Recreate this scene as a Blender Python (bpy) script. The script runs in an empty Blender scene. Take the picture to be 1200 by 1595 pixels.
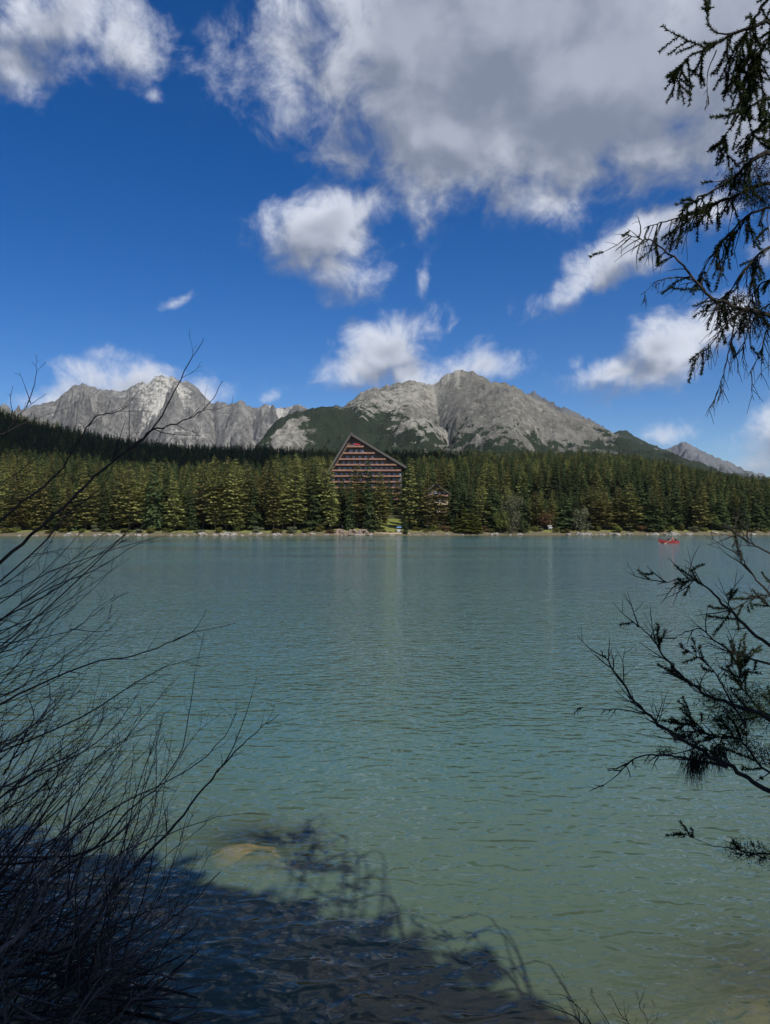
import bpy, math, random
import numpy as np
from mathutils import Vector, Matrix
R = math.radians
sc = bpy.context.scene
col = sc.collection

# ------------------------------------------------------------------ camera
HAZE = 0.00002
CAM = Vector((0.0, 0.0, 4.0))
FPX, CX, HY = 1160.0, 600.0, 817.0        # focal length in photo pixels, centre column, horizon row
PITCH = math.atan((HY - 797.5) / FPX)
cam_data = bpy.data.cameras.new('camera')
cam = bpy.data.objects.new('camera', cam_data)
col.objects.link(cam)
cam.location = CAM
cam.rotation_euler = (math.pi / 2 + PITCH, 0, 0)
cam_data.sensor_fit = 'VERTICAL'
cam_data.sensor_height = 24.0
cam_data.lens = 24.0 * FPX / 1595.0
cam_data.clip_start = 0.05
cam_data.clip_end = 30000.0
sc.camera = cam

# ------------------------------------------------------------------ light
SUN_EL, SUN_AZ = R(48), R(-33)             # sun stands behind the viewer, to the right
TO_SUN = Vector((-math.sin(SUN_AZ) * math.cos(SUN_EL), -math.cos(SUN_AZ) * math.cos(SUN_EL), math.sin(SUN_EL)))
sun_data = bpy.data.lights.new('sun', 'SUN')
sun_data.energy = 4.0
sun_data.angle = R(0.53)
sun_data.color = (1.0, 0.95, 0.87)
sun = bpy.data.objects.new('sun', sun_data)
col.objects.link(sun)
sun.rotation_euler = TO_SUN.to_track_quat('Z', 'Y').to_euler()
sun.location = (-20, -30, 60)

vs = sc.view_settings
vs.view_transform = 'Standard'
vs.look = 'None'
vs.gamma = 1.0
vs.exposure = 0.4
vs.use_curve_mapping = False
sc.cycles.max_bounces = 6
sc.cycles.diffuse_bounces = 2
sc.cycles.glossy_bounces = 3
sc.cycles.transmission_bounces = 3
sc.cycles.transparent_max_bounces = 6
sc.cycles.volume_bounces = 0
sc.cycles.use_denoising = True


# ------------------------------------------------------------------ node helper
class NT:
    def __init__(self, tree):
        self.t = tree
        self.n = tree.nodes
        self.n.clear()

    def add(self, kind, ins=None, **props):
        nd = self.n.new(kind)
        for k, v in props.items():
            setattr(nd, k, v)
        for k, v in (ins or {}).items():
            self.set(nd, k, v)
        return nd

    def set(self, nd, k, v):
        s = nd.inputs[k]
        if isinstance(v, bpy.types.NodeSocket):
            self.t.links.new(v, s)
        else:
            s.default_value = v

    def m(self, op, a, b=None, c=None, clamp=False):
        nd = self.n.new('ShaderNodeMath')
        nd.operation = op
        nd.use_clamp = clamp
        for i, v in enumerate((a, b, c)):
            if v is not None:
                self.set(nd, i, v)
        return nd.outputs[0]

    def mr(self, v, a, b, c=0.0, d=1.0, smooth=False):
        nd = self.n.new('ShaderNodeMapRange')
        if smooth:
            nd.interpolation_type = 'SMOOTHSTEP'
        for k, x in (('Value', v), ('From Min', a), ('From Max', b), ('To Min', c), ('To Max', d)):
            self.set(nd, k, x)
        return nd.outputs[0]

    def vm(self, op, a, b=None, scale=None):
        nd = self.n.new('ShaderNodeVectorMath')
        nd.operation = op
        self.set(nd, 0, a)
        if b is not None:
            self.set(nd, 1, b)
        if scale is not None:
            self.set(nd, 'Scale', scale)
        return nd

    def noise(self, vec, scale, detail=4.0, rough=0.55, dist=0.0, color=False):
        nd = self.add('ShaderNodeTexNoise', {'Scale': scale, 'Detail': detail, 'Roughness': rough, 'Distortion': dist})
        if vec is not None:
            self.set(nd, 'Vector', vec)
        return nd.outputs['Color' if color else 'Fac']

    def mix(self, f, a, b, blend='MIX'):
        nd = self.n.new('ShaderNodeMix')
        nd.data_type = 'RGBA'
        nd.blend_type = blend
        self.set(nd, 0, f)
        for i, v in ((6, a), (7, b)):
            if not isinstance(v, bpy.types.NodeSocket) and len(v) == 3:
                v = (*v, 1)
            self.set(nd, i, v)
        return nd.outputs[2]


def material(name):
    mt = bpy.data.materials.new(name)
    mt.use_nodes = True
    t = NT(mt.node_tree)
    out = t.add('ShaderNodeOutputMaterial')
    return mt, t, out


def link(t, a, b):
    t.t.links.new(a, b)


# ------------------------------------------------------------------ world: blue sky with drifting cumulus
world = bpy.data.worlds.new('World')
sc.world = world
world.use_nodes = True
w = NT(world.node_tree)
SKY_STRENGTH = 0.10
sky = w.add('ShaderNodeTexSky', sky_type='NISHITA', sun_disc=False, sun_elevation=SUN_EL,
            sun_rotation=R(180) + SUN_AZ, altitude=1400.0, air_density=1.0, dust_density=0.15, ozone_density=3.0)
hsv = w.add('ShaderNodeHueSaturation', {'Hue': 0.512, 'Saturation': 1.42, 'Value': 0.76, 'Color': sky.outputs[0]})
tc = w.add('ShaderNodeTexCoord')
dirv = w.vm('NORMALIZE', tc.outputs['Generated']).outputs[0]
sep = w.add('ShaderNodeSeparateXYZ', {0: dirv})
AZ = w.m('ARCTAN2', sep.outputs[0], sep.outputs[1])
EL = w.m('ARCSINE', sep.outputs[2])


def az_el(px, py):
    d = Vector(((px - CX) / FPX, 1.0, (HY - py) / FPX)).normalized()
    return math.atan2(d.x, d.y), math.asin(d.z)


# one row for each cloud lobe in the sky: centre, half axes (photo pixels as angular units), tilt, weight
LOBES = [
    # upper left bank
    (80, 10, 190, 85, 12, 0.74), (15, 80, 85, 75, 0, 0.66), (205, 40, 100, 62, -8, 0.76), (300, 85, 40, 30, -25, 0.5),
    (252, 132, 22, 20, 0, 0.55),
    # the large grey cloud
    (790, 40, 340, 190, 0, 1.25), (622, 40, 130, 115, -18, 1.05), (930, 120, 260, 140, 0, 1.2), (700, 190, 120, 90, 0, 1.1),
    (1150, 70, 190, 180, 0, 1.1), (490, 20, 45, 45, 0, 0.6), (1000, 225, 140, 55, 0, 0.85), (520, 140, 45, 40, -30, 0.45),
    # middle puff
    (505, 360, 150, 64, 16, 0.84), (570, 330, 110, 46, 20, 0.80), (525, 412, 95, 58, 0, 0.86), (430, 370, 80, 46, 0, 0.78),
    # right puffs
    (890, 446, 85, 34, 14, 0.95), (965, 400, 95, 48, 30, 1.05), (1060, 350, 110, 48, 28, 0.95), (1010, 425, 60, 34, 0, 0.7),
    (960, 588, 100, 32, 6, 1.1), (1045, 555, 95, 46, 20, 1.05), (1115, 520, 75, 44, 25, 0.9), (897, 562, 32, 26, 20, 0.75),
    # behind the summit
    (600, 545, 84, 58, 10, 1.1), (572, 590, 90, 42, 0, 0.9), (640, 575, 80, 46, 0, 0.95), (760, 568, 85, 38, 5, 1.05),
    (720, 600, 90, 32, 0, 0.8), (655, 455, 26, 55, -20, 0.52), (700, 505, 48, 34, 0, 0.42),
    # over the left peaks
    (200, 594, 140, 38, 8, 1.0), (110, 612, 95, 40, 12, 1.0), (320, 610, 80, 42, -8, 0.95), (250, 580, 90, 28, 0, 0.9),
    (440, 615, 42, 20, 0, 0.5), (40, 640, 40, 24, 0, 0.7),
    # wisps and the low clouds at the right edge
    (268, 470, 38, 13, 22, 0.55), (945, 630, 26, 16, 0, 0.55), (1048, 678, 52, 26, 8, 0.95), (1012, 622, 24, 10, 20, 0.5),
    (1195, 655, 40, 34, 0, 1.0), (1145, 685, 38, 34, 0, 0.75), (1180, 722, 60, 30, 0, 0.9), (1250, 690, 90, 60, 0, 1.0),
    # further clouds of the same kind outside the picture
    (-520, 200, 260, 120, 0, 1.0), (-300, 560, 180, 50, 0, 0.9), (1500, 330, 230, 100, 0, 1.0), (1550, 620, 240, 60, 0, 0.9),
]


GROW = 1.08


def cloud_field(da, de, det):
    off = w.add('ShaderNodeCombineXYZ', {0: w.m('ADD', AZ, da), 1: w.m('ADD', EL, de), 2: 0.0}).outputs[0]
    dv = w.vm('ADD', dirv, (da, 0.0, de)).outputs[0]
    wa = w.noise(dv, 6.5, 2.0, 0.5, color=True)
    warp = w.vm('SCALE', w.vm('SUBTRACT', wa, (0.5, 0.5, 0.5)).outputs[0], scale=0.085).outputs[0]
    wb = w.noise(dv, 24.0, 2.0, 0.55, color=True)
    warp2 = w.vm('SCALE', w.vm('SUBTRACT', wb, (0.5, 0.5, 0.5)).outputs[0], scale=0.028).outputs[0]
    p = w.vm('ADD', w.vm('ADD', off, warp).outputs[0], warp2).outputs[0]
    rotp = {}
    for an in (0, 20, -20):
        if an == 0:
            rotp[0] = p
        else:
            c_, s_ = math.cos(R(an)), math.sin(R(an))
            rotp[an] = w.add('ShaderNodeCombineXYZ', {0: w.vm('DOT_PRODUCT', p, (c_, s_, 0)).outputs['Value'], 1: w.vm('DOT_PRODUCT', p, (-s_, c_, 0)).outputs['Value'], 2: 0.0}).outputs[0]
    acc = None
    for j, (cx, cy, rx, ry, ang, wt) in enumerate(LOBES):
        a, e = az_el(cx, cy)
        an = 0 if abs(ang) < 9 else (20 if ang > 0 else -20)
        c_, s_ = math.cos(R(an)), math.sin(R(an))
        a, e = c_ * a + s_ * e, -s_ * a + c_ * e
        ix, iy = FPX / rx / GROW, FPX / ry / GROW
        if j % 6 == 5:                                  # keeps the evaluation order sequential
            for k_ in list(rotp):
                rotp[k_] = w.add('ShaderNodeVectorMath', {0: acc, 1: (1e-7, 1e-7, 0.0), 2: rotp[k_]}, operation='MULTIPLY_ADD').outputs[0]
        q = w.add('ShaderNodeVectorMath', {0: rotp[an], 1: (ix, iy, 0.0), 2: (-a * ix, -e * iy, 0.0)}, operation='MULTIPLY_ADD').outputs[0]
        ln = w.vm('LENGTH', q).outputs['Value']
        k_ = min(1.0, max(0.40, (rx * ry) ** 0.5 / 95.0))
        e1 = w.m('MULTIPLY_ADD', ln, -k_, wt * k_)
        acc = e1 if acc is None else w.m('SMOOTH_MAX', acc, e1, 0.10)
    # scattered clouds overhead and behind, as the visible part implies
    far = w.noise(dv, 2.1, 3.0, 0.5)
    away = w.mr(w.m('MAXIMUM', w.m('ABSOLUTE', AZ), w.m('ADD', EL, 0.12)), 0.72, 0.95)
    gen = w.m('ADD', w.m('MULTIPLY', w.m('SUBTRACT', far, 0.52), 6.0), w.m('MULTIPLY', w.m('SUBTRACT', away, 1.0), 4.0))
    acc = w.m('MAXIMUM', w.m('MAXIMUM', acc, gen), -1.2)
    fb = w.noise(dv, 15.0, det, 0.64, 0.3)
    fs = w.noise(dv, 9.0, 3.0, 0.5)
    return w.m('MULTIPLY_ADD', w.m('SUBTRACT', fb, 0.5), 1.5, acc), acc, w.m('MULTIPLY_ADD', w.m('SUBTRACT', fs, 0.5), 1.1, acc)


D0, S0, L0 = cloud_field(0.0, 0.0, 8.0)
D1, S1, L1 = cloud_field(0.012, 0.026, 1.0)
alpha = w.mr(D0, 0.0, 0.62, smooth=True)
lit = w.mr(w.m('MULTIPLY_ADD', w.m('SUBTRACT', D0, L0), 0.46, w.m('SUBTRACT', L0, L1)), -0.30, 0.26, smooth=True)
# flat grey undersides of thick cloud: seen from below, light has to pass the whole depth
thick = w.mr(S0, 0.35, 0.85, smooth=True)
low = w.noise(dirv, 4.0, 4.0, 0.5)
core = w.m('MULTIPLY', thick, w.mr(low, 0.30, 0.62, 0.8, 1.0))
lit2 = w.m('MULTIPLY', lit, w.m('MULTIPLY_ADD', core, -0.66, 1.0))
K = 1.0 / SKY_STRENGTH
ccol = w.mix(lit2, (0.170 * K, 0.198 * K, 0.265 * K), (0.55 * K, 0.58 * K, 0.655 * K))
alpha = w.m('MULTIPLY', alpha, 0.97)
# below the horizon the sky continues as its own horizon tone
final = w.mix(alpha, hsv.outputs[0], ccol)
bg = w.add('ShaderNodeBackground', {'Color': final, 'Strength': SKY_STRENGTH})
wo = w.add('ShaderNodeOutputWorld')
link(w, bg.outputs[0], wo.inputs[0])
world.cycles.sampling_method = 'MANUAL'
world.cycles.sample_map_resolution = 512


# ------------------------------------------------------------------ general helpers
def P(px, py, depth):
    """world point that lies on the photo's line of sight (px, py) at a given depth"""
    return Vector((depth * (px - CX) / FPX, depth, CAM.z + depth * (HY - py) / FPX))


def tag(o, label=None, cat=None, group=None, kind=None):
    for k, v in (('label', label), ('category', cat), ('group', group), ('kind', kind)):
        if v:
            o[k] = v
    return o


def empty(name, loc=(0, 0, 0), rz=0.0):
    o = bpy.data.objects.new(name, None)
    o.empty_display_size = 0.3
    col.objects.link(o)
    o.location = loc
    o.rotation_euler = (0, 0, rz)
    return o


def mesh_obj(name, me, parent=None, loc=None):
    o = bpy.data.objects.new(name, me)
    col.objects.link(o)
    if parent is not None:
        o.parent = parent
    if loc is not None:
        o.location = loc
    return o


def mk_mesh(name, verts, faces, mat=None, smooth=False):
    me = bpy.data.meshes.new(name)
    me.from_pydata([tuple(v) for v in verts], [], faces)
    if mat:
        me.materials.append(mat)
    if smooth:
        me.polygons.foreach_set('use_smooth', [True] * len(me.polygons))
    me.update()
    return me


def grid_mesh(name, X, Y, Z, mat, attrs=None, smooth=True):
    n, k = X.shape
    me = bpy.data.meshes.new(name)
    co = np.stack([X, Y, Z], -1).reshape(-1, 3).astype(np.float32)
    idx = np.arange(n * k).reshape(n, k)
    q = np.stack([idx[:-1, :-1], idx[:-1, 1:], idx[1:, 1:], idx[1:, :-1]], -1).reshape(-1, 4).astype(np.int32)
    me.vertices.add(len(co))
    me.vertices.foreach_set('co', co.ravel())
    me.loops.add(q.size)
    me.loops.foreach_set('vertex_index', q.ravel())
    me.polygons.add(len(q))
    me.polygons.foreach_set('loop_start', np.arange(0, q.size, 4, dtype=np.int32))
    me.polygons.foreach_set('loop_total', np.full(len(q), 4, dtype=np.int32))
    me.polygons.foreach_set('use_smooth', np.full(len(q), smooth))
    me.update(calc_edges=True)
    for an, arr in (attrs or {}).items():
        a = me.attributes.new(an, 'FLOAT', 'POINT')
        a.data.foreach_set('value', np.asarray(arr, dtype=np.float32).ravel())
    me.materials.append(mat)
    return me


_PT = {}


def perlin(x, y, seed=0):
    if seed not in _PT:
        rs = np.random.RandomState(seed)
        perm = rs.permutation(512)
        g = rs.rand(512) * 2 * np.pi
        _PT[seed] = (perm, np.cos(g), np.sin(g))
    perm, gx, gy = _PT[seed]
    xi, yi = np.floor(x).astype(int), np.floor(y).astype(int)
    xf, yf = x - xi, y - yi
    u, v = xf ** 3 * (xf * (xf * 6 - 15) + 10), yf ** 3 * (yf * (yf * 6 - 15) + 10)

    def gr(ix, iy, fx, fy):
        h = perm[(perm[ix % 512] + iy) % 512]
        return gx[h] * fx + gy[h] * fy
    a = gr(xi, yi, xf, yf)
    b = gr(xi + 1, yi, xf - 1, yf)
    c = gr(xi, yi + 1, xf, yf - 1)
    d = gr(xi + 1, yi + 1, xf - 1, yf - 1)
    return (a + u * (b - a)) * (1 - v) + (c + u * (d - c)) * v


def fbm(x, y, octv=5, seed=0, gain=0.5):
    s, a = 0, 1.0
    for i in range(octv):
        s = s + a * perlin(x * 2 ** i + 17.3 * i, y * 2 ** i + 9.1 * i, seed + i)
        a *= gain
    return s


def ridged(x, y, octv=6, seed=0, gain=0.55):
    s, a, wgt = 0, 1.0, 1.0
    for i in range(octv):
        n = 1 - np.abs(perlin(x * 2 ** i + 5.7 * i, y * 2 ** i + 3.3 * i, seed + i)) * 1.6
        n = np.clip(n, 0, 1) ** 2
        s = s + a * n * wgt
        wgt = np.clip(n * 1.6, 0, 1)
        a *= gain
    return s


def sstep(x, a, b):
    t = np.clip((x - a) / (b - a), 0, 1)
    return t * t * (3 - 2 * t)


class MB:
    """collects tubes, quads and boxes for one mesh"""

    def __init__(self):
        self.v, self.f = [], []

    def tube(self, pts, rad, sides=5, cap=True):
        pts = [Vector(p) for p in pts]
        n = len(pts)
        base = len(self.v)
        up = Vector((0.13, 0.31, 0.94))
        for i, p in enumerate(pts):
            t = (pts[min(i + 1, n - 1)] - pts[max(i - 1, 0)])
            if t.length < 1e-9:
                t = Vector((0, 0, 1))
            t.normalize()
            a = t.cross(up)
            if a.length < 1e-4:
                a = t.cross(Vector((1, 0, 0)))
            a.normalize()
            b = t.cross(a)
            r = rad[i] if hasattr(rad, '__len__') else rad
            for k in range(sides):
                an = 2 * math.pi * k / sides
                self.v.append(p + (a * math.cos(an) + b * math.sin(an)) * r)
        for i in range(n - 1):
            for k in range(sides):
                k2 = (k + 1) % sides
                self.f.append((base + i * sides + k, base + i * sides + k2, base + (i + 1) * sides + k2, base + (i + 1) * sides + k))
        if cap:
            self.f.append(tuple(base + k for k in range(sides))[::-1])
            self.f.append(tuple(base + (n - 1) * sides + k for k in range(sides)))

    def quad(self, a, b, c, d):
        n = len(self.v)
        self.v += [a, b, c, d]
        self.f.append((n, n + 1, n + 2, n + 3))

    def tri(self, a, b, c):
        n = len(self.v)
        self.v += [a, b, c]
        self.f.append((n, n + 1, n + 2))

    def box(self, x0, x1, y0, y1, z0, z1):
        n = len(self.v)
        self.v += [Vector(c) for c in ((x0, y0, z0), (x1, y0, z0), (x1, y1, z0), (x0, y1, z0), (x0, y0, z1), (x1, y0, z1), (x1, y1, z1), (x0, y1, z1))]
        self.f += [(n, n + 3, n + 2, n + 1), (n + 4, n + 5, n + 6, n + 7), (n, n + 1, n + 5, n + 4), (n + 1, n + 2, n + 6, n + 5), (n + 2, n + 3, n + 7, n + 6), (n + 3, n, n + 4, n + 7)]

    def prism(self, poly, y0, y1):
        """polygon in x,z extruded along y"""
        n, k = len(self.v), len(poly)
        self.v += [Vector((x, y0, z)) for x, z in poly] + [Vector((x, y1, z)) for x, z in poly]
        self.f.append(tuple(range(n, n + k)))
        self.f.append(tuple(range(n + k, n + 2 * k))[::-1])
        for i in range(k):
            j = (i + 1) % k
            self.f.append((n + i, n + k + i, n + k + j, n + j))

    def mesh(self, name, mat, smooth=False):
        return mk_mesh(name, self.v, self.f, mat, smooth)

    def obj(self, name, mat, parent=None, smooth=False):
        return mesh_obj(name, self.mesh(name, mat, smooth), parent)


# ------------------------------------------------------------------ materials
def leaf_material(name, base, var, trans=0.35, hue=0.03, obj_var=0.45, scale=1.2):
    mt, t, out = material(name)
    g = t.add('ShaderNodeNewGeometry')
    oi = t.add('ShaderNodeObjectInfo')
    n = t.noise(g.outputs['Position'], scale, 3.0)
    f = t.m('ADD', t.m('MULTIPLY', n, 0.8), t.m('MULTIPLY', g.outputs['Random Per Island'], 0.45))
    c = t.mix(t.mr(f, 0.25, 0.95), base, var)
    h = t.add('ShaderNodeHueSaturation', {'Color': c,
              'Hue': t.mr(oi.outputs['Random'], 0, 1, 0.5 - hue, 0.5 + hue * 0.6),
              'Value': t.mr(oi.outputs['Random'], 0, 1, 1 - obj_var * 0.5, 1 + obj_var * 0.5)}).outputs[0]
    d = t.add('ShaderNodeBsdfDiffuse', {'Color': h})
    tr = t.add('ShaderNodeBsdfTranslucent', {'Color': h})
    mx = t.add('ShaderNodeMixShader', {0: trans, 1: d.outputs[0], 2: tr.outputs[0]})
    link(t, mx.outputs[0], out.inputs[0])
    return mt


def rough_material(name, c1, c2, scale=3.0, rough=0.85, bump=0.3, spec=0.3, dist=0.02):
    mt, t, out = material(name)
    tcn = t.add('ShaderNodeTexCoord')
    n = t.noise(tcn.outputs['Object'], scale, 6.0, 0.6)
    n2 = t.noise(tcn.outputs['Object'], scale * 6, 4.0, 0.6)
    c = t.mix(t.mr(t.m('ADD', t.m('MULTIPLY', n, 0.65), t.m('MULTIPLY', n2, 0.35)), 0.32, 0.68), c1, c2)
    b = t.add('ShaderNodeBump', {'Height': n2, 'Strength': bump, 'Distance': dist})
    p = t.add('ShaderNodeBsdfPrincipled', {'Base Color': c, 'Roughness': rough, 'Specular IOR Level': spec, 'Normal': b.outputs[0]})
    link(t, p.outputs[0], out.inputs[0])
    return mt


M_SPRUCE = leaf_material('spruce_needles', (0.028, 0.046, 0.021), (0.082, 0.108, 0.042), 0.2, 0.02, 0.8)
M_OLIVE = leaf_material('olive_needles', (0.110, 0.114, 0.036), (0.255, 0.248, 0.085), 0.25, 0.03, 0.75)
M_LARCH = leaf_material('larch_needles', (0.085, 0.105, 0.022), (0.17, 0.18, 0.045), 0.35, 0.02, 0.3)
M_GREYLEAF = leaf_material('grey_willow_leaf', (0.07, 0.085, 0.045), (0.17, 0.18, 0.11), 0.3, 0.02, 0.3)
M_SHRUB = leaf_material('shrub_leaf', (0.05, 0.065, 0.018), (0.15, 0.15, 0.045), 0.35, 0.045, 0.5)
M_RUST = leaf_material('rusty_leaf', (0.07, 0.045, 0.02), (0.15, 0.10, 0.05), 0.35, 0.02, 0.3)
M_BARK = rough_material('bark', (0.055, 0.042, 0.032), (0.15, 0.125, 0.10), 1.5, 0.9, 0.5)
M_TWIG = rough_material('bare_twig_bark', (0.018, 0.014, 0.013), (0.062, 0.05, 0.046), 9.0, 0.85, 0.4, dist=0.003)
M_DRY = rough_material('dry_grey_wood', (0.05, 0.042, 0.038), (0.24, 0.21, 0.19), 7.0, 0.85, 0.4, dist=0.004)
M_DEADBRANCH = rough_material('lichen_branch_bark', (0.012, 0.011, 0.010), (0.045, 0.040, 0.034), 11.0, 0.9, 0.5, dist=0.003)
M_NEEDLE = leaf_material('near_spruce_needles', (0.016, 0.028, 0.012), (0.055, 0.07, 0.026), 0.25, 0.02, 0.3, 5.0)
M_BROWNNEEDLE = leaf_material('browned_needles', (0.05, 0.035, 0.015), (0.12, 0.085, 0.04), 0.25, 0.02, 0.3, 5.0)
M_LICHEN = leaf_material('beard_lichen', (0.012, 0.014, 0.011), (0.034, 0.036, 0.028), 0.15, 0.01, 0.2, 9.0)
M_ROCK = rough_material('pale_granite', (0.13, 0.118, 0.10), (0.35, 0.33, 0.30), 1.1, 0.9, 0.5, dist=0.05)


# mountain rock with scree, gullies and dwarf pine
def mountain_material(name, dark, light, scree, green=(0.027, 0.037, 0.022), vs_=1.0):
    mt, t, out = material(name)
    g = t.add('ShaderNodeNewGeometry')
    pos = g.outputs['Position']
    at = t.add('ShaderNodeAttribute', attribute_name='green').outputs['Fac']
    sa = t.add('ShaderNodeAttribute', attribute_name='scree').outputs['Fac']
    stretch = t.vm('MULTIPLY', pos, (1.0, 1.0, 0.45)).outputs[0]
    n1 = t.noise(stretch, 0.012 * vs_, 8.0, 0.62, 0.4)
    n2 = t.noise(pos, 0.05 * vs_, 8.0, 0.68)
    n3 = t.noise(pos, 0.22 * vs_, 5.0, 0.7)
    r = t.mix(t.mr(t.m('ADD', t.m('MULTIPLY', n1, 0.5), t.m('MULTIPLY', n2, 0.5)), 0.41, 0.59), dark, light)  # rock mottling; its strong contrast also paints in sunlit faces and dark crevices
    r = t.mix(t.mr(n3, 0.30, 0.75, 0.0, 0.45), r, tuple(0.55 * c for c in dark))
    sm = t.mr(t.m('ADD', sa, t.m('MULTIPLY', t.m('SUBTRACT', n2, 0.5), 1.5)), 0.30, 0.72, smooth=True)
    r = t.mix(t.m('MULTIPLY', sm, 0.85), r, scree)
    n4 = t.noise(pos, 0.028 * vs_, 6.0, 0.6)
    gm = t.mr(t.m('ADD', at, t.m('ADD', t.m('MULTIPLY', t.m('SUBTRACT', n4, 0.5), 2.0), t.m('MULTIPLY', t.m('SUBTRACT', n3, 0.5), 0.55))), 0.44, 0.56, smooth=True)
    gc = t.mix(t.mr(n3, 0.3, 0.7), green, tuple(1.7 * c for c in green))
    gc = t.mix(t.mr(n1, 0.4, 0.65, 0, 0.6), gc, tuple(0.7 * c for c in green))
    c = t.mix(gm, r, gc)
    b = t.add('ShaderNodeBump', {'Height': t.m('ADD', t.m('MULTIPLY', n2, 0.7), t.m('MULTIPLY', n3, 0.35)), 'Strength': 1.0, 'Distance': 26.0 / vs_})
    d = t.add('ShaderNodeBsdfDiffuse', {'Color': c, 'Roughness': 0.6, 'Normal': b.outputs[0]})
    link(t, d.outputs[0], out.inputs[0])
    return mt


# ------------------------------------------------------------------ the lake basin and the ground
FAR_PX = np.array([-3000, 0, 250, 520, 580, 700, 900, 1200, 4000], float)
FAR_D = np.array([262, 262, 268, 274, 276, 279, 284, 290, 290], float)
CREST_PX = np.array([-900, -100, 0, 60, 130, 200, 300, 400, 480, 560, 640, 760, 900, 980, 1040, 1100, 1150, 1200, 1300, 2200], float)
CREST_PY = np.array([600, 622, 634, 652, 668, 682, 691, 694, 700, 703, 703, 704, 704, 708, 719, 736, 748, 755, 768, 780], float)
CREST_D = np.array([1050, 1000, 980, 960, 940, 920, 880, 840, 800, 760, 740, 740, 740, 730, 700, 640, 600, 580, 540, 500], float)
TREE_H = 21.0


def far_shore(px, x):
    return np.interp(px, FAR_PX, FAR_D) + 2.2 * perlin(x * 0.035, x * 0 + 3.1, 5) + 0.9 * perlin(x * 0.16, x * 0 + 8.1, 6)


def near_shore(x):
    return 4.3 + np.maximum(0, -x - 1.2) * 0.95 + np.maximum(0, x - 2.6) * 0.5 + 0.25 * perlin(x * 0.7, x * 0 + 1.3, 8)


def ground_z(x, y):
    x = np.asarray(x, float)
    y = np.asarray(y, float)
    ys = np.maximum(y, 1.0)
    px = np.clip(CX + FPX * x / ys, -2400, 3600)
    yf = far_shore(px, x)
    yn = near_shore(np.clip(x, -30, 30))
    # lake bed
    dn, df = y - yn, yf - y
    bed_n = -(0.18 + 0.26 * np.maximum(dn, 0) + 0.012 * np.maximum(dn, 0) ** 2)
    bed_f = -(0.05 + 0.10 * np.maximum(df, 0))
    bed = np.maximum(np.maximum(bed_n, bed_f), -7.0)
    bed = bed + 0.10 * fbm(x * 0.8, y * 0.8, 3, 31) * sstep(-bed, 0.05, 0.6)
    # submerged boulder hump and sandy shoal near the viewer
    bed = bed + 1.62 * np.exp(-(((x + 1.55) / 0.95) ** 2 + ((y - 9.65) / 0.75) ** 2)) + 0.45 * np.exp(-(((x + 0.9) / 0.5) ** 2 + ((y - 9.0) / 0.4) ** 2))
    bed = bed + 0.50 * np.exp(-(((x - 3.3) / 0.9) ** 2 + ((y - 6.9) / 0.8) ** 2))
    bed = np.minimum(bed, -0.10)
    # far land
    e = y - yf
    dc = np.interp(px, CREST_PX, CREST_D)
    zc = CAM.z + dc * (HY - np.interp(px, CREST_PX, CREST_PY)) / FPX - TREE_H
    tt = np.clip((y - yf - 8) / np.maximum(dc - yf - 8, 50), 0, 1)
    shape = np.where(px < 420, tt ** 1.25, tt ** 1.02)
    far = 1.9 * sstep(e, -0.3, 8.5) + (zc - 1.9) * shape
    far = far - 0.10 * np.maximum(y - dc, 0) + 0.5 * fbm(x * 0.05, y * 0.05, 3, 41) * sstep(e, 4, 30)
    far = far + 0.9 * np.exp(-(((px - 548) / 26.0) ** 2)) * sstep(e, 1.0, 5.0) * (1 - sstep(e, 25, 60))
    # near bank
    bank = np.minimum(2.35, np.maximum(0, -dn) * 0.62) + 0.10 * fbm(x * 0.9, y * 0.9, 4, 51) * sstep(-dn, 0.0, 1.0)
    z = np.where(dn < 0, bank, np.where(e > 0, far, bed))
    return z


mt, t, out = material('ground_soil_and_lake_bed')
g = t.add('ShaderNodeNewGeometry')
pos = g.outputs['Position']
z = t.add('ShaderNodeSeparateXYZ', {0: pos}).outputs[2]
n1 = t.noise(pos, 0.35, 6.0, 0.6)
n2 = t.noise(pos, 2.6, 6.0, 0.65)
lawn = t.add('ShaderNodeAttribute', attribute_name='lawn').outputs['Fac']
c = t.mix(t.mr(n1, 0.35, 0.65), (0.035, 0.034, 0.018), (0.085, 0.085, 0.036))
c = t.mix(t.mr(t.m('ADD', lawn, t.m('MULTIPLY', t.m('SUBTRACT', n1, 0.5), 0.8)), 0.4, 0.6), c, t.mix(n2, (0.10, 0.125, 0.025), (0.20, 0.21, 0.06)))
shore = t.mix(t.mr(n2, 0.35, 0.62), (0.055, 0.05, 0.028), (0.17, 0.145, 0.10))
c = t.mix(t.mr(t.m('ADD', z, t.m('MULTIPLY', t.m('SUBTRACT', n1, 0.5), 2.2)), 1.1, 1.5), shore, c)
bedc = t.mix(t.mr(n2, 0.35, 0.65), (0.13, 0.095, 0.045), (0.36, 0.27, 0.13))
c = t.mix(t.mr(z, -0.02, 0.05), bedc, c)
b = t.add('ShaderNodeBump', {'Height': n2, 'Strength': 0.6, 'Distance': 0.06})
p = t.add('ShaderNodeBsdfPrincipled', {'Base Color': c, 'Roughness': 0.95, 'Specular IOR Level': 0.1, 'Normal': b.outputs[0]})
link(t, p.outputs[0], out.inputs[0])
M_GROUND = mt

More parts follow.
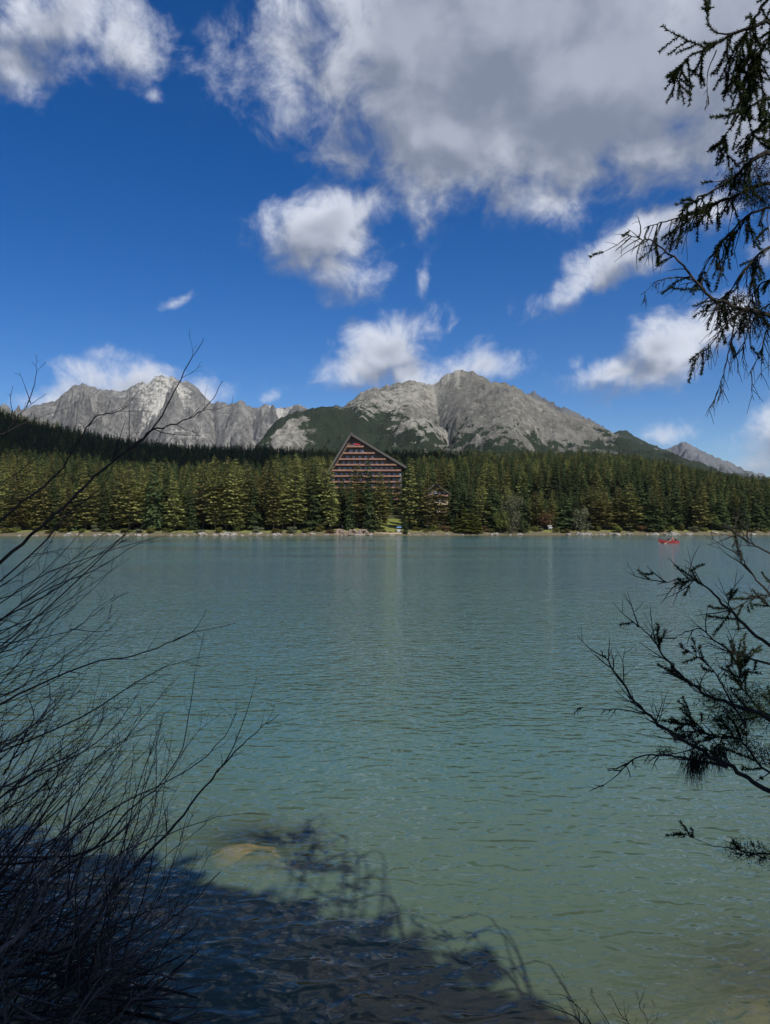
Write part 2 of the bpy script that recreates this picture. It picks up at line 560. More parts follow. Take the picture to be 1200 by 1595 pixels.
pxs = np.concatenate([np.linspace(-2400, -160, 50), np.linspace(-150, 1350, 430), np.linspace(1370, 3600, 50)])
dep = np.concatenate([np.geomspace(9.0, 255, 110), np.linspace(256, 350, 100), np.geomspace(353, 1500, 90)])
PX, DD = np.meshgrid(pxs, dep)
XX = DD * (PX - CX) / FPX
ZZ = ground_z(XX, DD)
lawn_a = np.exp(-(((PX - 610) / 24.0) ** 4)) * sstep(DD, 277, 281) * (1 - sstep(DD, 318, 335))
lawn_a = np.maximum(lawn_a, 0.62 * sstep(DD - np.interp(PX, FAR_PX, FAR_D), 1.5, 3.0) * (1 - sstep(DD - np.interp(PX, FAR_PX, FAR_D), 7, 12)))
o = mesh_obj('terrain', grid_mesh('terrain', XX, DD, ZZ, M_GROUND, {'lawn': lawn_a}))
tag(o, 'forested slope and lake bed beyond the near bank', kind='structure')
xs = np.concatenate([np.linspace(-70, -13, 24), np.linspace(-12, 12, 120), np.linspace(13, 70, 24)])
ysn = np.concatenate([np.linspace(-70, -9, 24), np.linspace(-8, 9.0, 100)])
XX, YY = np.meshgrid(xs, ysn)
o = mesh_obj('ground', grid_mesh('ground', XX, YY, ground_z(XX, YY), M_GROUND, {'lawn': XX * 0}))
tag(o, 'near bank of bare earth sloping into the lake', kind='structure')

# ------------------------------------------------------------------ water
mt, t, out = material('lake_water')
g = t.add('ShaderNodeNewGeometry')
pos = g.outputs['Position']
depth = t.add('ShaderNodeAttribute', attribute_name='depth').outputs['Fac']
gust = t.noise(t.add('ShaderNodeMapping', {'Vector': pos, 'Scale': (0.010, 0.045, 1)}).outputs[0], 1.0, 3.0, 0.55)
gustf = t.mr(gust, 0.38, 0.62, 0.55, 1.35)
lee = t.mr(t.add('ShaderNodeSeparateXYZ', {0: pos}).outputs[1], 150.0, 255.0, 1.0, 0.75, smooth=True)   # sheltered water under the far trees
gustf = t.m('MULTIPLY', gustf, lee)
EPS = 0.02


def ripple(off):
    q = t.vm('ADD', pos, off).outputs[0]
    c1_, s1_ = math.cos(R(-14)), math.sin(R(-14))
    v1 = t.vm('MULTIPLY', q, (0.60, 1.2, 1.0)).outputs[0]
    b1 = t.noise(v1, 2.3, 2.0, 0.45, 0.25)
    b1 = t.m('SUBTRACT', 1.0, t.m('ABSOLUTE', t.m('MULTIPLY_ADD', b1, 2.0, -1.0)))
    v2 = t.add('ShaderNodeMapping', {'Vector': q, 'Rotation': (0, 0, R(24)), 'Scale': (0.7, 1.15, 1)}).outputs[0]
    b2 = t.noise(v2, 0.95, 1.0, 0.5, 0.3)
    b3 = t.noise(q, 5.0, 1.0, 0.5, 0.2)
    return t.m('ADD', t.m('MULTIPLY', b1, RIP[0]), t.m('ADD', t.m('MULTIPLY', b2, RIP[1]), t.m('MULTIPLY', b3, RIP[2])))


RIP = (0.058, 0.055, 0.038)
h0, hx_, hy_ = ripple((0, 0, 0)), ripple((EPS, 0, 0)), ripple((0, EPS, 0))
sx_ = t.m('MULTIPLY', t.m('SUBTRACT', h0, hx_), t.m('MULTIPLY', gustf, 1.0 / EPS))
sy_ = t.m('MULTIPLY', t.m('SUBTRACT', h0, hy_), t.m('MULTIPLY', gustf, 1.0 / EPS))
wn = t.vm('NORMALIZE', t.add('ShaderNodeCombineXYZ', {0: sx_, 1: sy_, 2: 1.0}).outputs[0])
b = wn
big = t.noise(pos, 0.03, 3.0, 0.5)
body = t.mix(t.mr(big, 0.35, 0.65), (0.055, 0.114, 0.098), (0.070, 0.134, 0.110))
body = t.mix(t.mr(depth, 0.4, 3.2), (0.078, 0.110, 0.066), body)
dif = t.add('ShaderNodeBsdfDiffuse', {'Color': body})
trn = t.add('ShaderNodeBsdfTransparent', {'Color': (0.94, 0.92, 0.80, 1)})
vis = t.m('POWER', 2.718, t.m('MULTIPLY', depth, -1.65))
bodys = t.add('ShaderNodeMixShader', {0: vis, 1: dif.outputs[0], 2: trn.outputs[0]})
gl = t.add('ShaderNodeBsdfGlossy', {'Color': (0.95, 0.95, 0.95, 1), 'Roughness': 0.06, 'Normal': b.outputs[0]})
fr = t.add('ShaderNodeFresnel', {'IOR': 1.33, 'Normal': b.outputs[0]})
mx = t.add('ShaderNodeMixShader', {0: fr.outputs[0], 1: bodys.outputs[0], 2: gl.outputs[0]})
link(t, mx.outputs[0], out.inputs[0])
M_WATER = mt
pxs = np.concatenate([np.linspace(-3000, -60, 40), np.linspace(-50, 1250, 220), np.linspace(1260, 4200, 40)])
dep = np.concatenate([np.geomspace(2.2, 60, 170), np.geomspace(61, 330, 60)])
PX, DD = np.meshgrid(pxs, dep)
XX = DD * (PX - CX) / FPX
gz = ground_z(XX, DD)
o = mesh_obj('lake_water', grid_mesh('lake_water', XX, DD, XX * 0, M_WATER, {'depth': np.maximum(0, -gz)}))
tag(o, 'rippled turquoise lake water', kind='structure')

# ------------------------------------------------------------------ mountains
rs = np.random.RandomState(4)


def massif(name, label, ridge, dr, df, foot_py, amp, freq, seed, mat, ncol, nrow, x0, x1, jag=0.0, attr_fn=None, carve=None, prof=1.0, dvar=0.0):
    rp = np.array(ridge, float)
    pxs = np.linspace(x0, x1, ncol)
    s = np.concatenate([np.linspace(0, 1, nrow), np.linspace(1.03, 1.5, 14)])
    PX, S = np.meshgrid(pxs, s)
    dr_ = dr * (1 + dvar * perlin(pxs * 0.006, pxs * 0 + 0.7, seed + 60))
    zr = CAM.z + dr_ * (HY - np.interp(pxs, rp[:, 0], rp[:, 1])) / FPX
    zf = CAM.z + df * (HY - foot_py) / FPX
    D = df + (dr_[None, :] - df) * np.minimum(S, 1) + np.maximum(S - 1, 0) * dr * 0.5
    f = np.where(S <= 1, np.minimum(S, 1) ** prof, 1 - (S - 1) * 1.2)
    Z = zf + (zr[None, :] - zf) * f
    jg = jag * (ridged(pxs * 0.05, pxs * 0 + 2.2, 5, seed + 9) - 0.9) + jag * 0.6 * fbm(pxs * 0.16, pxs * 0 + 5.2, 4, seed + 19)
    Z = Z + jg[None, :] * np.exp(-((S - 1) / 0.07) ** 2)
    X = D * (PX - CX) / FPX
    wx = X + 0.34 / freq * fbm(X * freq * 0.9, D * freq * 0.9, 3, seed + 30)
    wd = D + 0.34 / freq * fbm(X * freq * 0.9 + 40, D * freq * 0.9, 3, seed + 31)
    rg = ridged((wx + 0.5 * wd) * freq, (wd - 0.35 * wx) * freq * 0.8, 7, seed)
    rg2 = ridged((wx - 0.6 * wd) * freq * 2.7, wd * freq * 2.4, 5, seed + 13)
    env = np.where(S <= 1, np.clip((1 - S) / 0.10, 0, 1) ** 0.7 * (0.35 + 0.65 * np.sin(np.clip(S, 0, 1) * np.pi) ** 0.7), 0.4)
    Z = Z - amp * env * (1.5 - rg) - 0.32 * amp * env * (1.4 - rg2)
    if carve:
        Z = Z + carve(PX, S) * env
    attrs = attr_fn(PX, S, X, D, Z, rg, rg2) if attr_fn else {'green': X * 0, 'scree': X * 0}
    o = mesh_obj(name, grid_mesh(name, X, D, Z, mat, attrs))
    tag(o, label, kind='structure')
    return o


M_LEFT = mountain_material('jagged_granite', (0.125, 0.122, 0.114), (0.36, 0.35, 0.32), (0.62, 0.60, 0.54), vs_=0.7)
M_RIGHT = mountain_material('granite_scree', (0.15, 0.145, 0.125), (0.30, 0.29, 0.255), (0.41, 0.395, 0.34))
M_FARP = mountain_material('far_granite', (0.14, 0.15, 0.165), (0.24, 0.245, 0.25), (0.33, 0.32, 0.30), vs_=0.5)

RIDGE_L = [(-160, 660), (-40, 650), (20, 641), (40, 636), (60, 630), (75, 627), (90, 621), (100, 611), (112, 601), (120, 600), (128, 594), (140, 602), (152, 607), (165, 606), (180, 609), (195, 608),
           (205, 600), (215, 594), (228, 596), (240, 587), (252, 584), (260, 588), (268, 585), (278, 594), (290, 592), (300, 598), (312, 610), (322, 622), (330, 628), (340, 625), (355, 630), (370, 624),
           (385, 632), (400, 636), (415, 629), (430, 637), (445, 634), (460, 631), (466, 628), (478, 636), (490, 646), (540, 660), (620, 690)]


def attr_left(PX, S, X, D, Z, rg, rg2):
    n = fbm(X * 0.0035, D * 0.0035, 4, 77)
    scree = 0.22 * (1.2 - rg) - 0.02 + 0.60 * np.exp(-(((PX - 250) / 46) ** 2)) * sstep(S, 0.42, 0.8) + 0.42 * np.exp(-(((PX - 415) / 60) ** 2)) + 0.30 * n
    scree = scree + 0.55 * np.exp(-(((PX - 290) / 60) ** 2)) * (1 - sstep(S, 0.35, 0.6))
    green = 0.34 * (1 - sstep(S, 0.15, 0.5)) * sstep(PX, 200, 320) + 0.15 * n
    return {'green': green, 'scree': scree}


def carve_l(PX, S):
    S = np.clip(S, 0, 1)
    v1, v2, v3 = 196 + 70 * (1 - S), 330 + 40 * (1 - S), 60 + 50 * (1 - S)
    return (-330 * np.exp(-np.abs(PX - v1) / 20.0) - 260 * np.exp(-np.abs(PX - v2) / 18.0) - 180 * np.exp(-np.abs(PX - v3) / 16.0)
            - 150 * np.exp(-np.abs(PX - 390 - 20 * (1 - S)) / 10.0) - 140 * np.exp(-np.abs(PX - 440) / 10.0)) * sstep(S, 0.1, 0.45)


massif('left_mountain', 'jagged grey granite peaks on the left behind the dark hill', RIDGE_L, 5200, 2500, 722, 260, 0.00125, 21, M_LEFT, 900, 170, -160, 620, jag=11, attr_fn=attr_left, carve=carve_l, prof=1.05, dvar=0.07)

# shoulder covered in dwarf pine, with a broken crag on its left end
RIDGE_S = [(380, 720), (400, 694), (415, 672), (430, 656), (448, 646), (465, 640), (485, 636), (505, 633), (522, 632), (538, 634), (560, 644), (600, 660), (640, 675), (700, 697), (760, 716)]


def attr_shoulder(PX, S, X, D, Z, rg, rg2):
    n = fbm(X * 0.004, D * 0.004, 4, 88)
    crag = np.exp(-(((PX - 445) / 36) ** 2)) * (1 - sstep(S, 0.72, 0.9)) + 0.7 * np.exp(-(((PX - 500) / 30) ** 2)) * (1 - sstep(S, 0.2, 0.55))
    top = sstep(S, 0.95, 0.99) * 0.35 * sstep(PX, 480, 500)
    return {'green': 1.15 - 1.25 * crag - top + 0.2 * n, 'scree': 0.5 * crag + 0.2 * n}


massif('green_shoulder', 'dark green shoulder below the right mountain with a pale crag', RIDGE_S, 2500, 1500, 735, 55, 0.0022, 43, M_RIGHT, 420, 110, 380, 770, jag=5, attr_fn=attr_shoulder, prof=0.95)

RIDGE_R = [(470, 690), (500, 655), (520, 641), (535, 633), (548, 622), (560, 612), (575, 605), (590, 603), (605, 600), (620, 596), (640, 592), (652, 594), (665, 599), (678, 598), (690, 588), (700, 581),
           (712, 577), (725, 577), (740, 579), (752, 586), (765, 594), (780, 600), (800, 605), (815, 611), (830, 617), (845, 624), (860, 633), (885, 644), (910, 652), (930, 662), (960, 676),
           (1000, 692), (1040, 706), (1080, 719), (1120, 733), (1160, 747), (1200, 758), (1260, 780), (1320, 800)]


def carve_r(PX, S):
    v = 722 - 48 * np.clip(S, 0, 1)
    v2 = 870 - 40 * np.clip(S, 0, 1)
    return -95 * np.exp(-np.abs(PX - v) / 26.0) * sstep(S, 0.05, 0.4) * (1 - 0.7 * sstep(S, 0.7, 0.95)) - 45 * np.exp(-np.abs(PX - v2) / 30.0) + 60 * np.exp(-(((PX - 795) / 50) ** 2))


def attr_right(PX, S, X, D, Z, rg, rg2):
    PYp = HY - (Z - CAM.z) / D * FPX
    n = fbm(X * 0.006, D * 0.003, 4, 99)
    diag = np.interp(PX, [480, 535, 560, 600, 640, 680, 710, 740, 800, 880, 940, 985, 1040, 1200], [600, 634, 646, 662, 676, 686, 690, 692, 700, 694, 686, 688, 702, 740])
    green = 0.44 + 0.0085 * (PYp - diag + 16)
    green = np.clip(green, -0.25, 1.2) + 0.25 * n + 0.22 * (1.1 - rg)
    green = green - 0.5 * np.exp(-(((PX - (724 - 50 * S)) / 3.0) ** 2)) * (PYp > 640)
    green = np.where(PYp < 618, green - 0.4, green)
    green = green + 1.3 * sstep(PX, 955, 1010)
    scree = 0.22 + 0.35 * n + 0.25 * (PX < 700) + 0.5 * np.exp(-(((PX - 713) / 4.5) ** 2)) * (PYp < 605) + 0.15 * np.exp(-(((PX - (724 - 50 * S)) / 3.0) ** 2))
    return {'green': green, 'scree': scree}


massif('right_mountain', 'broad grey scree mountain with dwarf pine patches behind the hotel', RIDGE_R, 2900, 1400, 748, 48, 0.0024, 57, M_RIGHT, 1000, 180, 470, 1330, jag=6, attr_fn=attr_right, carve=carve_r, prof=1.0)

# crest of broken rock behind the right flank, and a darker ridge beyond it
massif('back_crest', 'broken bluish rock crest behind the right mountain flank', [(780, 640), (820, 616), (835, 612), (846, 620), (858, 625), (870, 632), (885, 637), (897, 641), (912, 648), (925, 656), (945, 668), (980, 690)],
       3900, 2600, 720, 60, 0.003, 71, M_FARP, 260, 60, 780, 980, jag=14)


def attr_dark(PX, S, X, D, Z, rg, rg2):
    return {'green': 0.75 + 0 * X, 'scree': 0 * X}


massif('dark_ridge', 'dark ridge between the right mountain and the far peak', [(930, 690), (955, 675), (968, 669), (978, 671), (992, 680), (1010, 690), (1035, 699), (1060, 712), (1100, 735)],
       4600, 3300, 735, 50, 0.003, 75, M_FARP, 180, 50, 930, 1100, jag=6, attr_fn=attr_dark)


def attr_far(PX, S, X, D, Z, rg, rg2):
    PYp = HY - (Z - CAM.z) / D * FPX
    return {'green': 0.02 * (PYp - np.interp(PX, [1020, 1100, 1200, 1300], [715, 722, 742, 760])) + 0.35, 'scree': 0.2 + 0 * X}


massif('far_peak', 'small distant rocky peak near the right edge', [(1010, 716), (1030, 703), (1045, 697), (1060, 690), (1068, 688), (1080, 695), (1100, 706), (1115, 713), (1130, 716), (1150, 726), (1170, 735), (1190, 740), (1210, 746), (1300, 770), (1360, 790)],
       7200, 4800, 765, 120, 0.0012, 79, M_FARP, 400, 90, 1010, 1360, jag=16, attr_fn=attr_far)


# ------------------------------------------------------------------ conifers
def conifer(seed, h, rad, levels, per, droop, kind='spruce', bare=0.06, quads=9):
    rng = random.Random(seed)
    mb = MB()
    lean = Vector((rng.uniform(-.4, .4), rng.uniform(-.4, .4), 0))
    gap_a = [rng.uniform(0, 6.28) for _ in range(5)]
    gap_z = [rng.uniform(0.2, 0.9) for _ in range(5)]
    for i in range(levels):
        u = (i + rng.uniform(-0.3, 0.3)) / levels
        u = min(max(u, 0.0), 0.995)
        z = h * (bare + (1 - bare) * u)
        if kind == 'spruce':
            L0 = rad * ((1 - u) ** 0.82) * (0.75 + 0.25 * min(1, u * 8)) + 0.22
        elif kind == 'olive':
            L0 = rad * (1 - u ** 1.45) ** 0.95 * (0.6 + 0.4 * min(1, u * 4)) + 0.25
        else:
            L0 = rad * ((1 - u) ** 0.95) + 0.2
        nb = max(3, int(per * (0.55 + 0.45 * (1 - u)) + rng.random()))
        a0 = rng.uniform(0, 6.28)
        for k in range(nb):
            a = a0 + 6.283 * k / nb + rng.uniform(-0.35, 0.35)
            L = L0 * rng.uniform(0.55, 1.18)
            for ga, gzz in zip(gap_a, gap_z):
                if abs((a - ga + 3.14) % 6.28 - 3.14) < 0.5 and abs(u - gzz) < 0.07:
                    L *= 0.45
            d = Vector((math.cos(a), math.sin(a), 0))
            sd = Vector((-math.sin(a), math.cos(a), 0))
            up0 = rng.uniform(-0.1, 0.25) + (0.45 if u > 0.85 else 0.0)
            dr = droop * rng.uniform(0.6, 1.4) * (1 - 0.7 * u)
            nq = max(3, int(quads * (0.4 + 0.6 * (1 - u))))
            org = Vector((0, 0, z + rng.uniform(-0.7, 0.7) * h / levels)) + lean * u * u
            for q in range(nq):
                f = 0.18 + 0.82 * (q + rng.random() * 0.8) / nq
                c = org + d * (L * f) + Vector((0, 0, L * (up0 * f - dr * f * f)))
                side = rng.choice((-1, 1)) if q < nq - 1 else 0
                wdt = (0.17 + 0.24 * (1 - abs(f - 0.55) * 1.2)) * (L ** 0.62) * rng.uniform(0.55, 1.05) + 0.08
                dirq = (d * rng.uniform(0.4, 1.0) + sd * side * rng.uniform(0.4, 1.1)).normalized()
                tip = c + dirq * wdt * 2.0 + Vector((0, 0, -rng.uniform(0.05, 0.85) * wdt * (1.6 if kind == 'spruce' else 0.4) + (0.35 * wdt if kind != 'spruce' else 0)))
                nrm = (d * rng.uniform(0.1, 1.1) + Vector((rng.uniform(-.5, .5), rng.uniform(-.5, .5), rng.uniform(0.3, 1.0)))).normalized()
                wv = dirq.cross(nrm).normalized() * wdt * rng.uniform(0.35, 0.6)
                mid = (c + tip) * 0.5 + Vector((0, 0, 0.12 * wdt))
                mb.quad(c, mid + wv, tip, mid - wv)
    # leader
    for q in range(10):
        zz = h * (0.955 + 0.05 * q / 10)
        a = rng.uniform(0, 6.28)
        c = Vector((0, 0, zz)) + lean
        mb.quad(c, c + Vector((math.cos(a) * .12, math.sin(a) * .12, .22)), c + Vector((math.cos(a) * .18, math.sin(a) * .18, .45)), c + Vector((math.cos(a + .6) * .05, math.sin(a + .6) * .05, .25)))
    tk = MB()
    tk.tube([Vector((0, 0, -1.2)), Vector((0, 0, h * .25)) + lean * .06, Vector((0, 0, h * .6)) + lean * .36, Vector((0, 0, h * .99)) + lean], [0.010 * h, 0.0075 * h, 0.004 * h, 0.0008 * h], 7)
    return mb, tk


PROTO = {}
for kind, mat, items in (
        ('spruce', M_SPRUCE, [(1, 25, 3.1, 42, 8, 0.42), (2, 25, 2.6, 44, 7, 0.5), (3, 25, 3.5, 38, 8, 0.38), (4, 25, 2.3, 42, 7, 0.45)]),
        ('olive', M_OLIVE, [(11, 25, 3.5, 33, 8, 0.16), (12, 25, 3.0, 36, 8, 0.22), (13, 25, 3.9, 31, 8, 0.12), (14, 25, 3.3, 34, 7, 0.2)]),
        ('larch', M_LARCH, [(21, 12, 2.2, 20, 7, 0.1), (22, 12, 1.9, 22, 7, 0.15)])):
    PROTO[kind] = []
    for it in items:
        mb, tk = conifer(*it, kind=kind, bare=0.05 if kind != 'olive' else 0.10, quads=19)
        PROTO[kind].append((mb.mesh(kind + '_crown', mat), tk.mesh(kind + '_trunk', M_BARK, True), it[1]))

PLURAL = {'spruce': 'spruce', 'olive': 'pine', 'larch': 'larch'}


def plant_tree(kind, var, x, y, height, rz, wide, label, group, name=None, sink=0.0):
    cr, tr, h0 = PROTO[kind][var % len(PROTO[kind])]
    e = empty(name or {'spruce': 'spruce_tree', 'olive': 'pine_tree', 'larch': 'larch_tree'}[kind], (x, y, float(ground_z(x, y)) - sink), rz)
    s = height / h0
    e.scale = (s * wide, s * wide, s)
    e.rotation_euler = (R(2.2) * math.sin(x * 3.7), R(2.2) * math.sin(y * 5.1 + x), rz)
    mesh_obj('trunk', tr, e)
    mesh_obj('crown', cr, e)
    tag(e, label, 'tree', group)
    return e


# front row, read off the far shore from left to right: column, top row, kind, width factor
FRONT = [(5, 728, 'olive', 1.1), (28, 724, 'olive', 1.1), (48, 722, 'olive', 1.0), (68, 727, 'olive', 1.1), (88, 735, 'spruce', 1.0), (104, 728, 'olive', 1.0), (119, 740, 'spruce', 0.9), (134, 735, 'olive', 1.1),
         (151, 738, 'olive', 1.0), (166, 742, 'spruce', 0.9), (183, 735, 'olive', 1.0), (202, 725, 'olive', 1.1), (222, 716, 'olive', 1.15), (241, 717, 'spruce', 1.1), (258, 722, 'spruce', 1.0), (272, 728, 'olive', 0.9),
         (287, 757, 'larch', 1.0), (300, 742, 'spruce', 0.8), (317, 713, 'olive', 1.25), (336, 711, 'olive', 1.2), (352, 718, 'olive', 1.1), (366, 722, 'olive', 1.0), (381, 728, 'olive', 1.0), (396, 730, 'spruce', 0.95),
         (411, 718, 'olive', 1.1), (426, 723, 'olive', 1.0), (441, 715, 'olive', 1.1), (459, 707, 'olive', 1.1), (476, 711, 'olive', 1.1), (491, 709, 'spruce', 1.0), (505, 713, 'olive', 1.1), (516, 728, 'olive', 0.9),
         (529, 748, 'spruce', 0.9), (545, 737, 'spruce', 0.9), (557, 722, 'olive', 1.2), (576, 714, 'spruce', 1.2), (592, 734, 'olive', 1.0), (640, 714, 'olive', 1.1), (654, 728, 'spruce', 1.0), (667, 733, 'olive', 1.0), (682, 730, 'olive', 0.95),
         (707, 752, 'spruce', 1.1), (719, 738, 'spruce', 1.1), (735, 743, 'spruce', 1.1), (753, 748, 'olive', 1.1), (770, 740, 'spruce', 1.1), (790, 748, 'olive', 1.0), (815, 750, 'spruce', 1.1), (836, 757, 'olive', 1.0), (858, 756, 'olive', 1.0),
         (881, 772, 'spruce', 1.2), (897, 758, 'spruce', 1.0), (925, 745, 'olive', 1.15), (945, 750, 'olive', 1.1), (963, 748, 'olive', 1.1), (981, 752, 'olive', 1.0), (1000, 752, 'spruce', 1.0), (1018, 758, 'spruce', 1.0), (1036, 765, 'spruce', 0.9),
         (1054, 746, 'spruce', 1.1), (1072, 750, 'spruce', 1.1), (1090, 755, 'olive', 1.1), (1106, 752, 'spruce', 1.0), (1124, 755, 'spruce', 1.0), (1141, 758, 'spruce', 1.0), (1160, 750, 'spruce', 1.0), (1179, 752, 'spruce', 1.1), (1196, 748, 'spruce', 1.0)]
ORD = lambda n: str(n) + ('th' if 10 <= n % 100 <= 20 else {1: 'st', 2: 'nd', 3: 'rd'}.get(n % 10, 'th'))
TONE = {'spruce': 'dark green spruce', 'olive': 'olive green conifer', 'larch': 'yellow green larch'}
rng = random.Random(7)
taken = []
n_left = sum(1 for f in FRONT if f[0] < 520)
n_mid = sum(1 for f in FRONT if 520 <= f[0] < 690)
for i, (px, py, kind, wd) in enumerate(FRONT):
    py = py + (rng.uniform(-11, 16) if not 520 < px < 690 else 0)
    d = float(np.interp(px, FAR_PX, FAR_D)) + rng.uniform(5.5, 10) + (0 if i % 2 else 3)
    x = d * (px - CX) / FPX
    gz_ = float(ground_z(x, d))
    hgt = CAM.z + d * (HY - py) / FPX - gz_
    taken.append((x, d))
    if px < 520:
        k = n_left - i
        lab = f'{TONE[kind]} on the far shore, {ORD(k)} front tree left of the hotel'
    elif px < 690:
        k = i - n_left + 1
        lab = f'{TONE[kind]} in front of the hotel, {ORD(k)} from the left'
    else:
        k = i - n_left - n_mid + 1
        lab = f'{TONE[kind]} on the far shore, {ORD(k)} front tree right of the chalet'
    plant_tree(kind, i * 3 + i // 4, x, d, hgt, rng.uniform(0, 6.28), wd * rng.uniform(0.78, 1.38) * (25.0 / max(hgt, 14) if kind != 'larch' else 1.0), lab, 'front row of trees on the far shore')



def near_front(px):
    i = min(range(len(FRONT)), key=lambda k: abs(FRONT[k][0] - px))
    if FRONT[i][0] < 520:
        return f'{ORD(n_left - i)} front tree left of the hotel'
    if FRONT[i][0] < 690:
        return f'{ORD(i - n_left + 1)} front tree below the hotel'
    return f'{ORD(i - n_left - n_mid + 1)} front tree right of the chalet'


for i, (px, py, lab) in enumerate([(536, 741, 'narrow dark spruce behind the people on the shore'), (624, 746, 'slim dark spruce at the back of the lawn below the hotel'), (567, 768, 'half bare pale trunked pine beside the people on the shore')]):
    d = (296, 344, 283)[i]
    x = d * (px - CX) / FPX
    plant_tree(('spruce', 'spruce', 'olive')[i], i, x, d, CAM.z + d * (HY - py) / FPX - float(ground_z(x, d)), i * 2.0, 0.9, lab, 'front row of trees on the far shore')
    taken.append((x, d))
for i, (px, py, k) in enumerate([(597, 738, 'leftmost'), (606, 744, 'second'), (617, 747, 'third'), (632, 734, 'rightmost and tallest')]):
    d = 346.0 + (i % 2) * 3
    x = d * (px - CX) / FPX
    plant_tree(('olive', 'spruce')[i % 2], i, x, d, CAM.z + d * (HY - py) / FPX - float(ground_z(x, d)), i * 1.7, 1.4, f'{k} of the four conifers between the lawn and the hotel', 'conifers between lawn and hotel')
    taken.append((x, d))
for i, (px, py, k) in enumerate([(724, 785, 'tallest and leftmost'), (734, 792, 'middle'), (744, 797, 'lowest and rightmost'), (713, 800, 'small shaded')]):
    d = 283.5
    x = d * (px - CX) / FPX
    plant_tree('larch', i, x, d, CAM.z + d * (HY - py) / FPX - float(ground_z(x, d)), i, 1.25, f'{k} young yellow green larch on the shore right of the chalet', 'young larches on the shore')
for i, (px, py, d) in enumerate([(632, 806, 279.5)]):
    x = d * (px - CX) / FPX
    plant_tree('spruce', 1, x, d, CAM.z + d * (HY - py) / FPX - float(ground_z(x, d)), i, 1.6, 'knee high young spruce beside the path below the lawn', None)

# the rest of the wood: the nearest stand as single trees, the slope beyond as one mass
HOTEL_D = 395.0
pts = []
rng = random.Random(11)
d = 285.0
while d < 1010:
    step = 4.6 + (d - 285) * 0.0042
    px = -80.0
    while px < 1285:
        pxx = px + rng.uniform(-0.5, 0.5) * step / d * FPX
        dd = d + rng.uniform(-0.5, 0.5) * step
        px += step / d * FPX * rng.uniform(0.8, 1.25)
        x = dd * (pxx - CX) / FPX
        sh = float(np.interp(pxx, FAR_PX, FAR_D))
        if dd < sh + 19 or dd > float(np.interp(pxx, CREST_PX, CREST_D)) + 30:
            continue
        if 584 < pxx < 634 and dd < 342:
            continue                                    # lawn
        if 506 < pxx < 650 and 352 < dd < 430:
            continue                                    # hotel
        if 510 < pxx < 640 and 430 <= dd < 470:
            continue
        if 662 < pxx < 704 and 318 < dd < 348:
            continue                                    # chalet
        if any((x - a) ** 2 + (dd - b) ** 2 < 9 for a, b in taken):
            continue
        pts.append((dd, pxx, x))
    d += step * 0.9
pts.sort()
SINGLES = 215
n_single = 0
inst = []
for (dd, pxx, x) in pts:
    gz_ = float(ground_z(x, dd))
    kind = 'olive' if rng.random() < (0.5 if pxx < 520 else 0.32) else 'spruce'
    if dd > 430 and pxx < 480:
        kind = 'spruce' if rng.random() < 0.85 else 'olive'
    hgt = rng.uniform(17, 25)
    front_top = float(np.interp(pxx, [0, 130, 220, 290, 330, 400, 470, 510, 580, 640, 690, 760, 850, 950, 1050, 1200], [728, 738, 718, 735, 714, 726, 712, 722, 728, 725, 742, 745, 752, 750, 752, 752]))
    if dd < 360:
        hgt = min(hgt + 5, CAM.z + dd * (HY - front_top - rng.uniform(6, 38)) / FPX - gz_)
        hgt = max(hgt, 8)
    if 512 < pxx < 634 and dd < 360:
        hgt = min(hgt, CAM.z + dd * (HY - rng.uniform(748, 766)) / FPX - gz_)
    if 664 < pxx < 702 and dd < 330:
        hgt = min(hgt, 9)
    if 0 < pxx < 1200 and n_single < SINGLES and hgt > 6:
        plant_tree(kind, rng.randrange(4), x, dd, hgt, rng.uniform(0, 6.28), 0.95 * 22 / max(hgt, 16),
                   f'{"dark spruce" if kind == "spruce" else "olive conifer"} of the second rank behind the {near_front(pxx)}', 'second rank of trees behind the shore')
        n_single += 1
    else:
        inst.append((x, dd, gz_ - 0.3, hgt / 25.0, kind, rng.uniform(0, 6.28), rng.randrange(4), max(0.75, min(1.25, rng.gauss(1.0, 0.12)))))


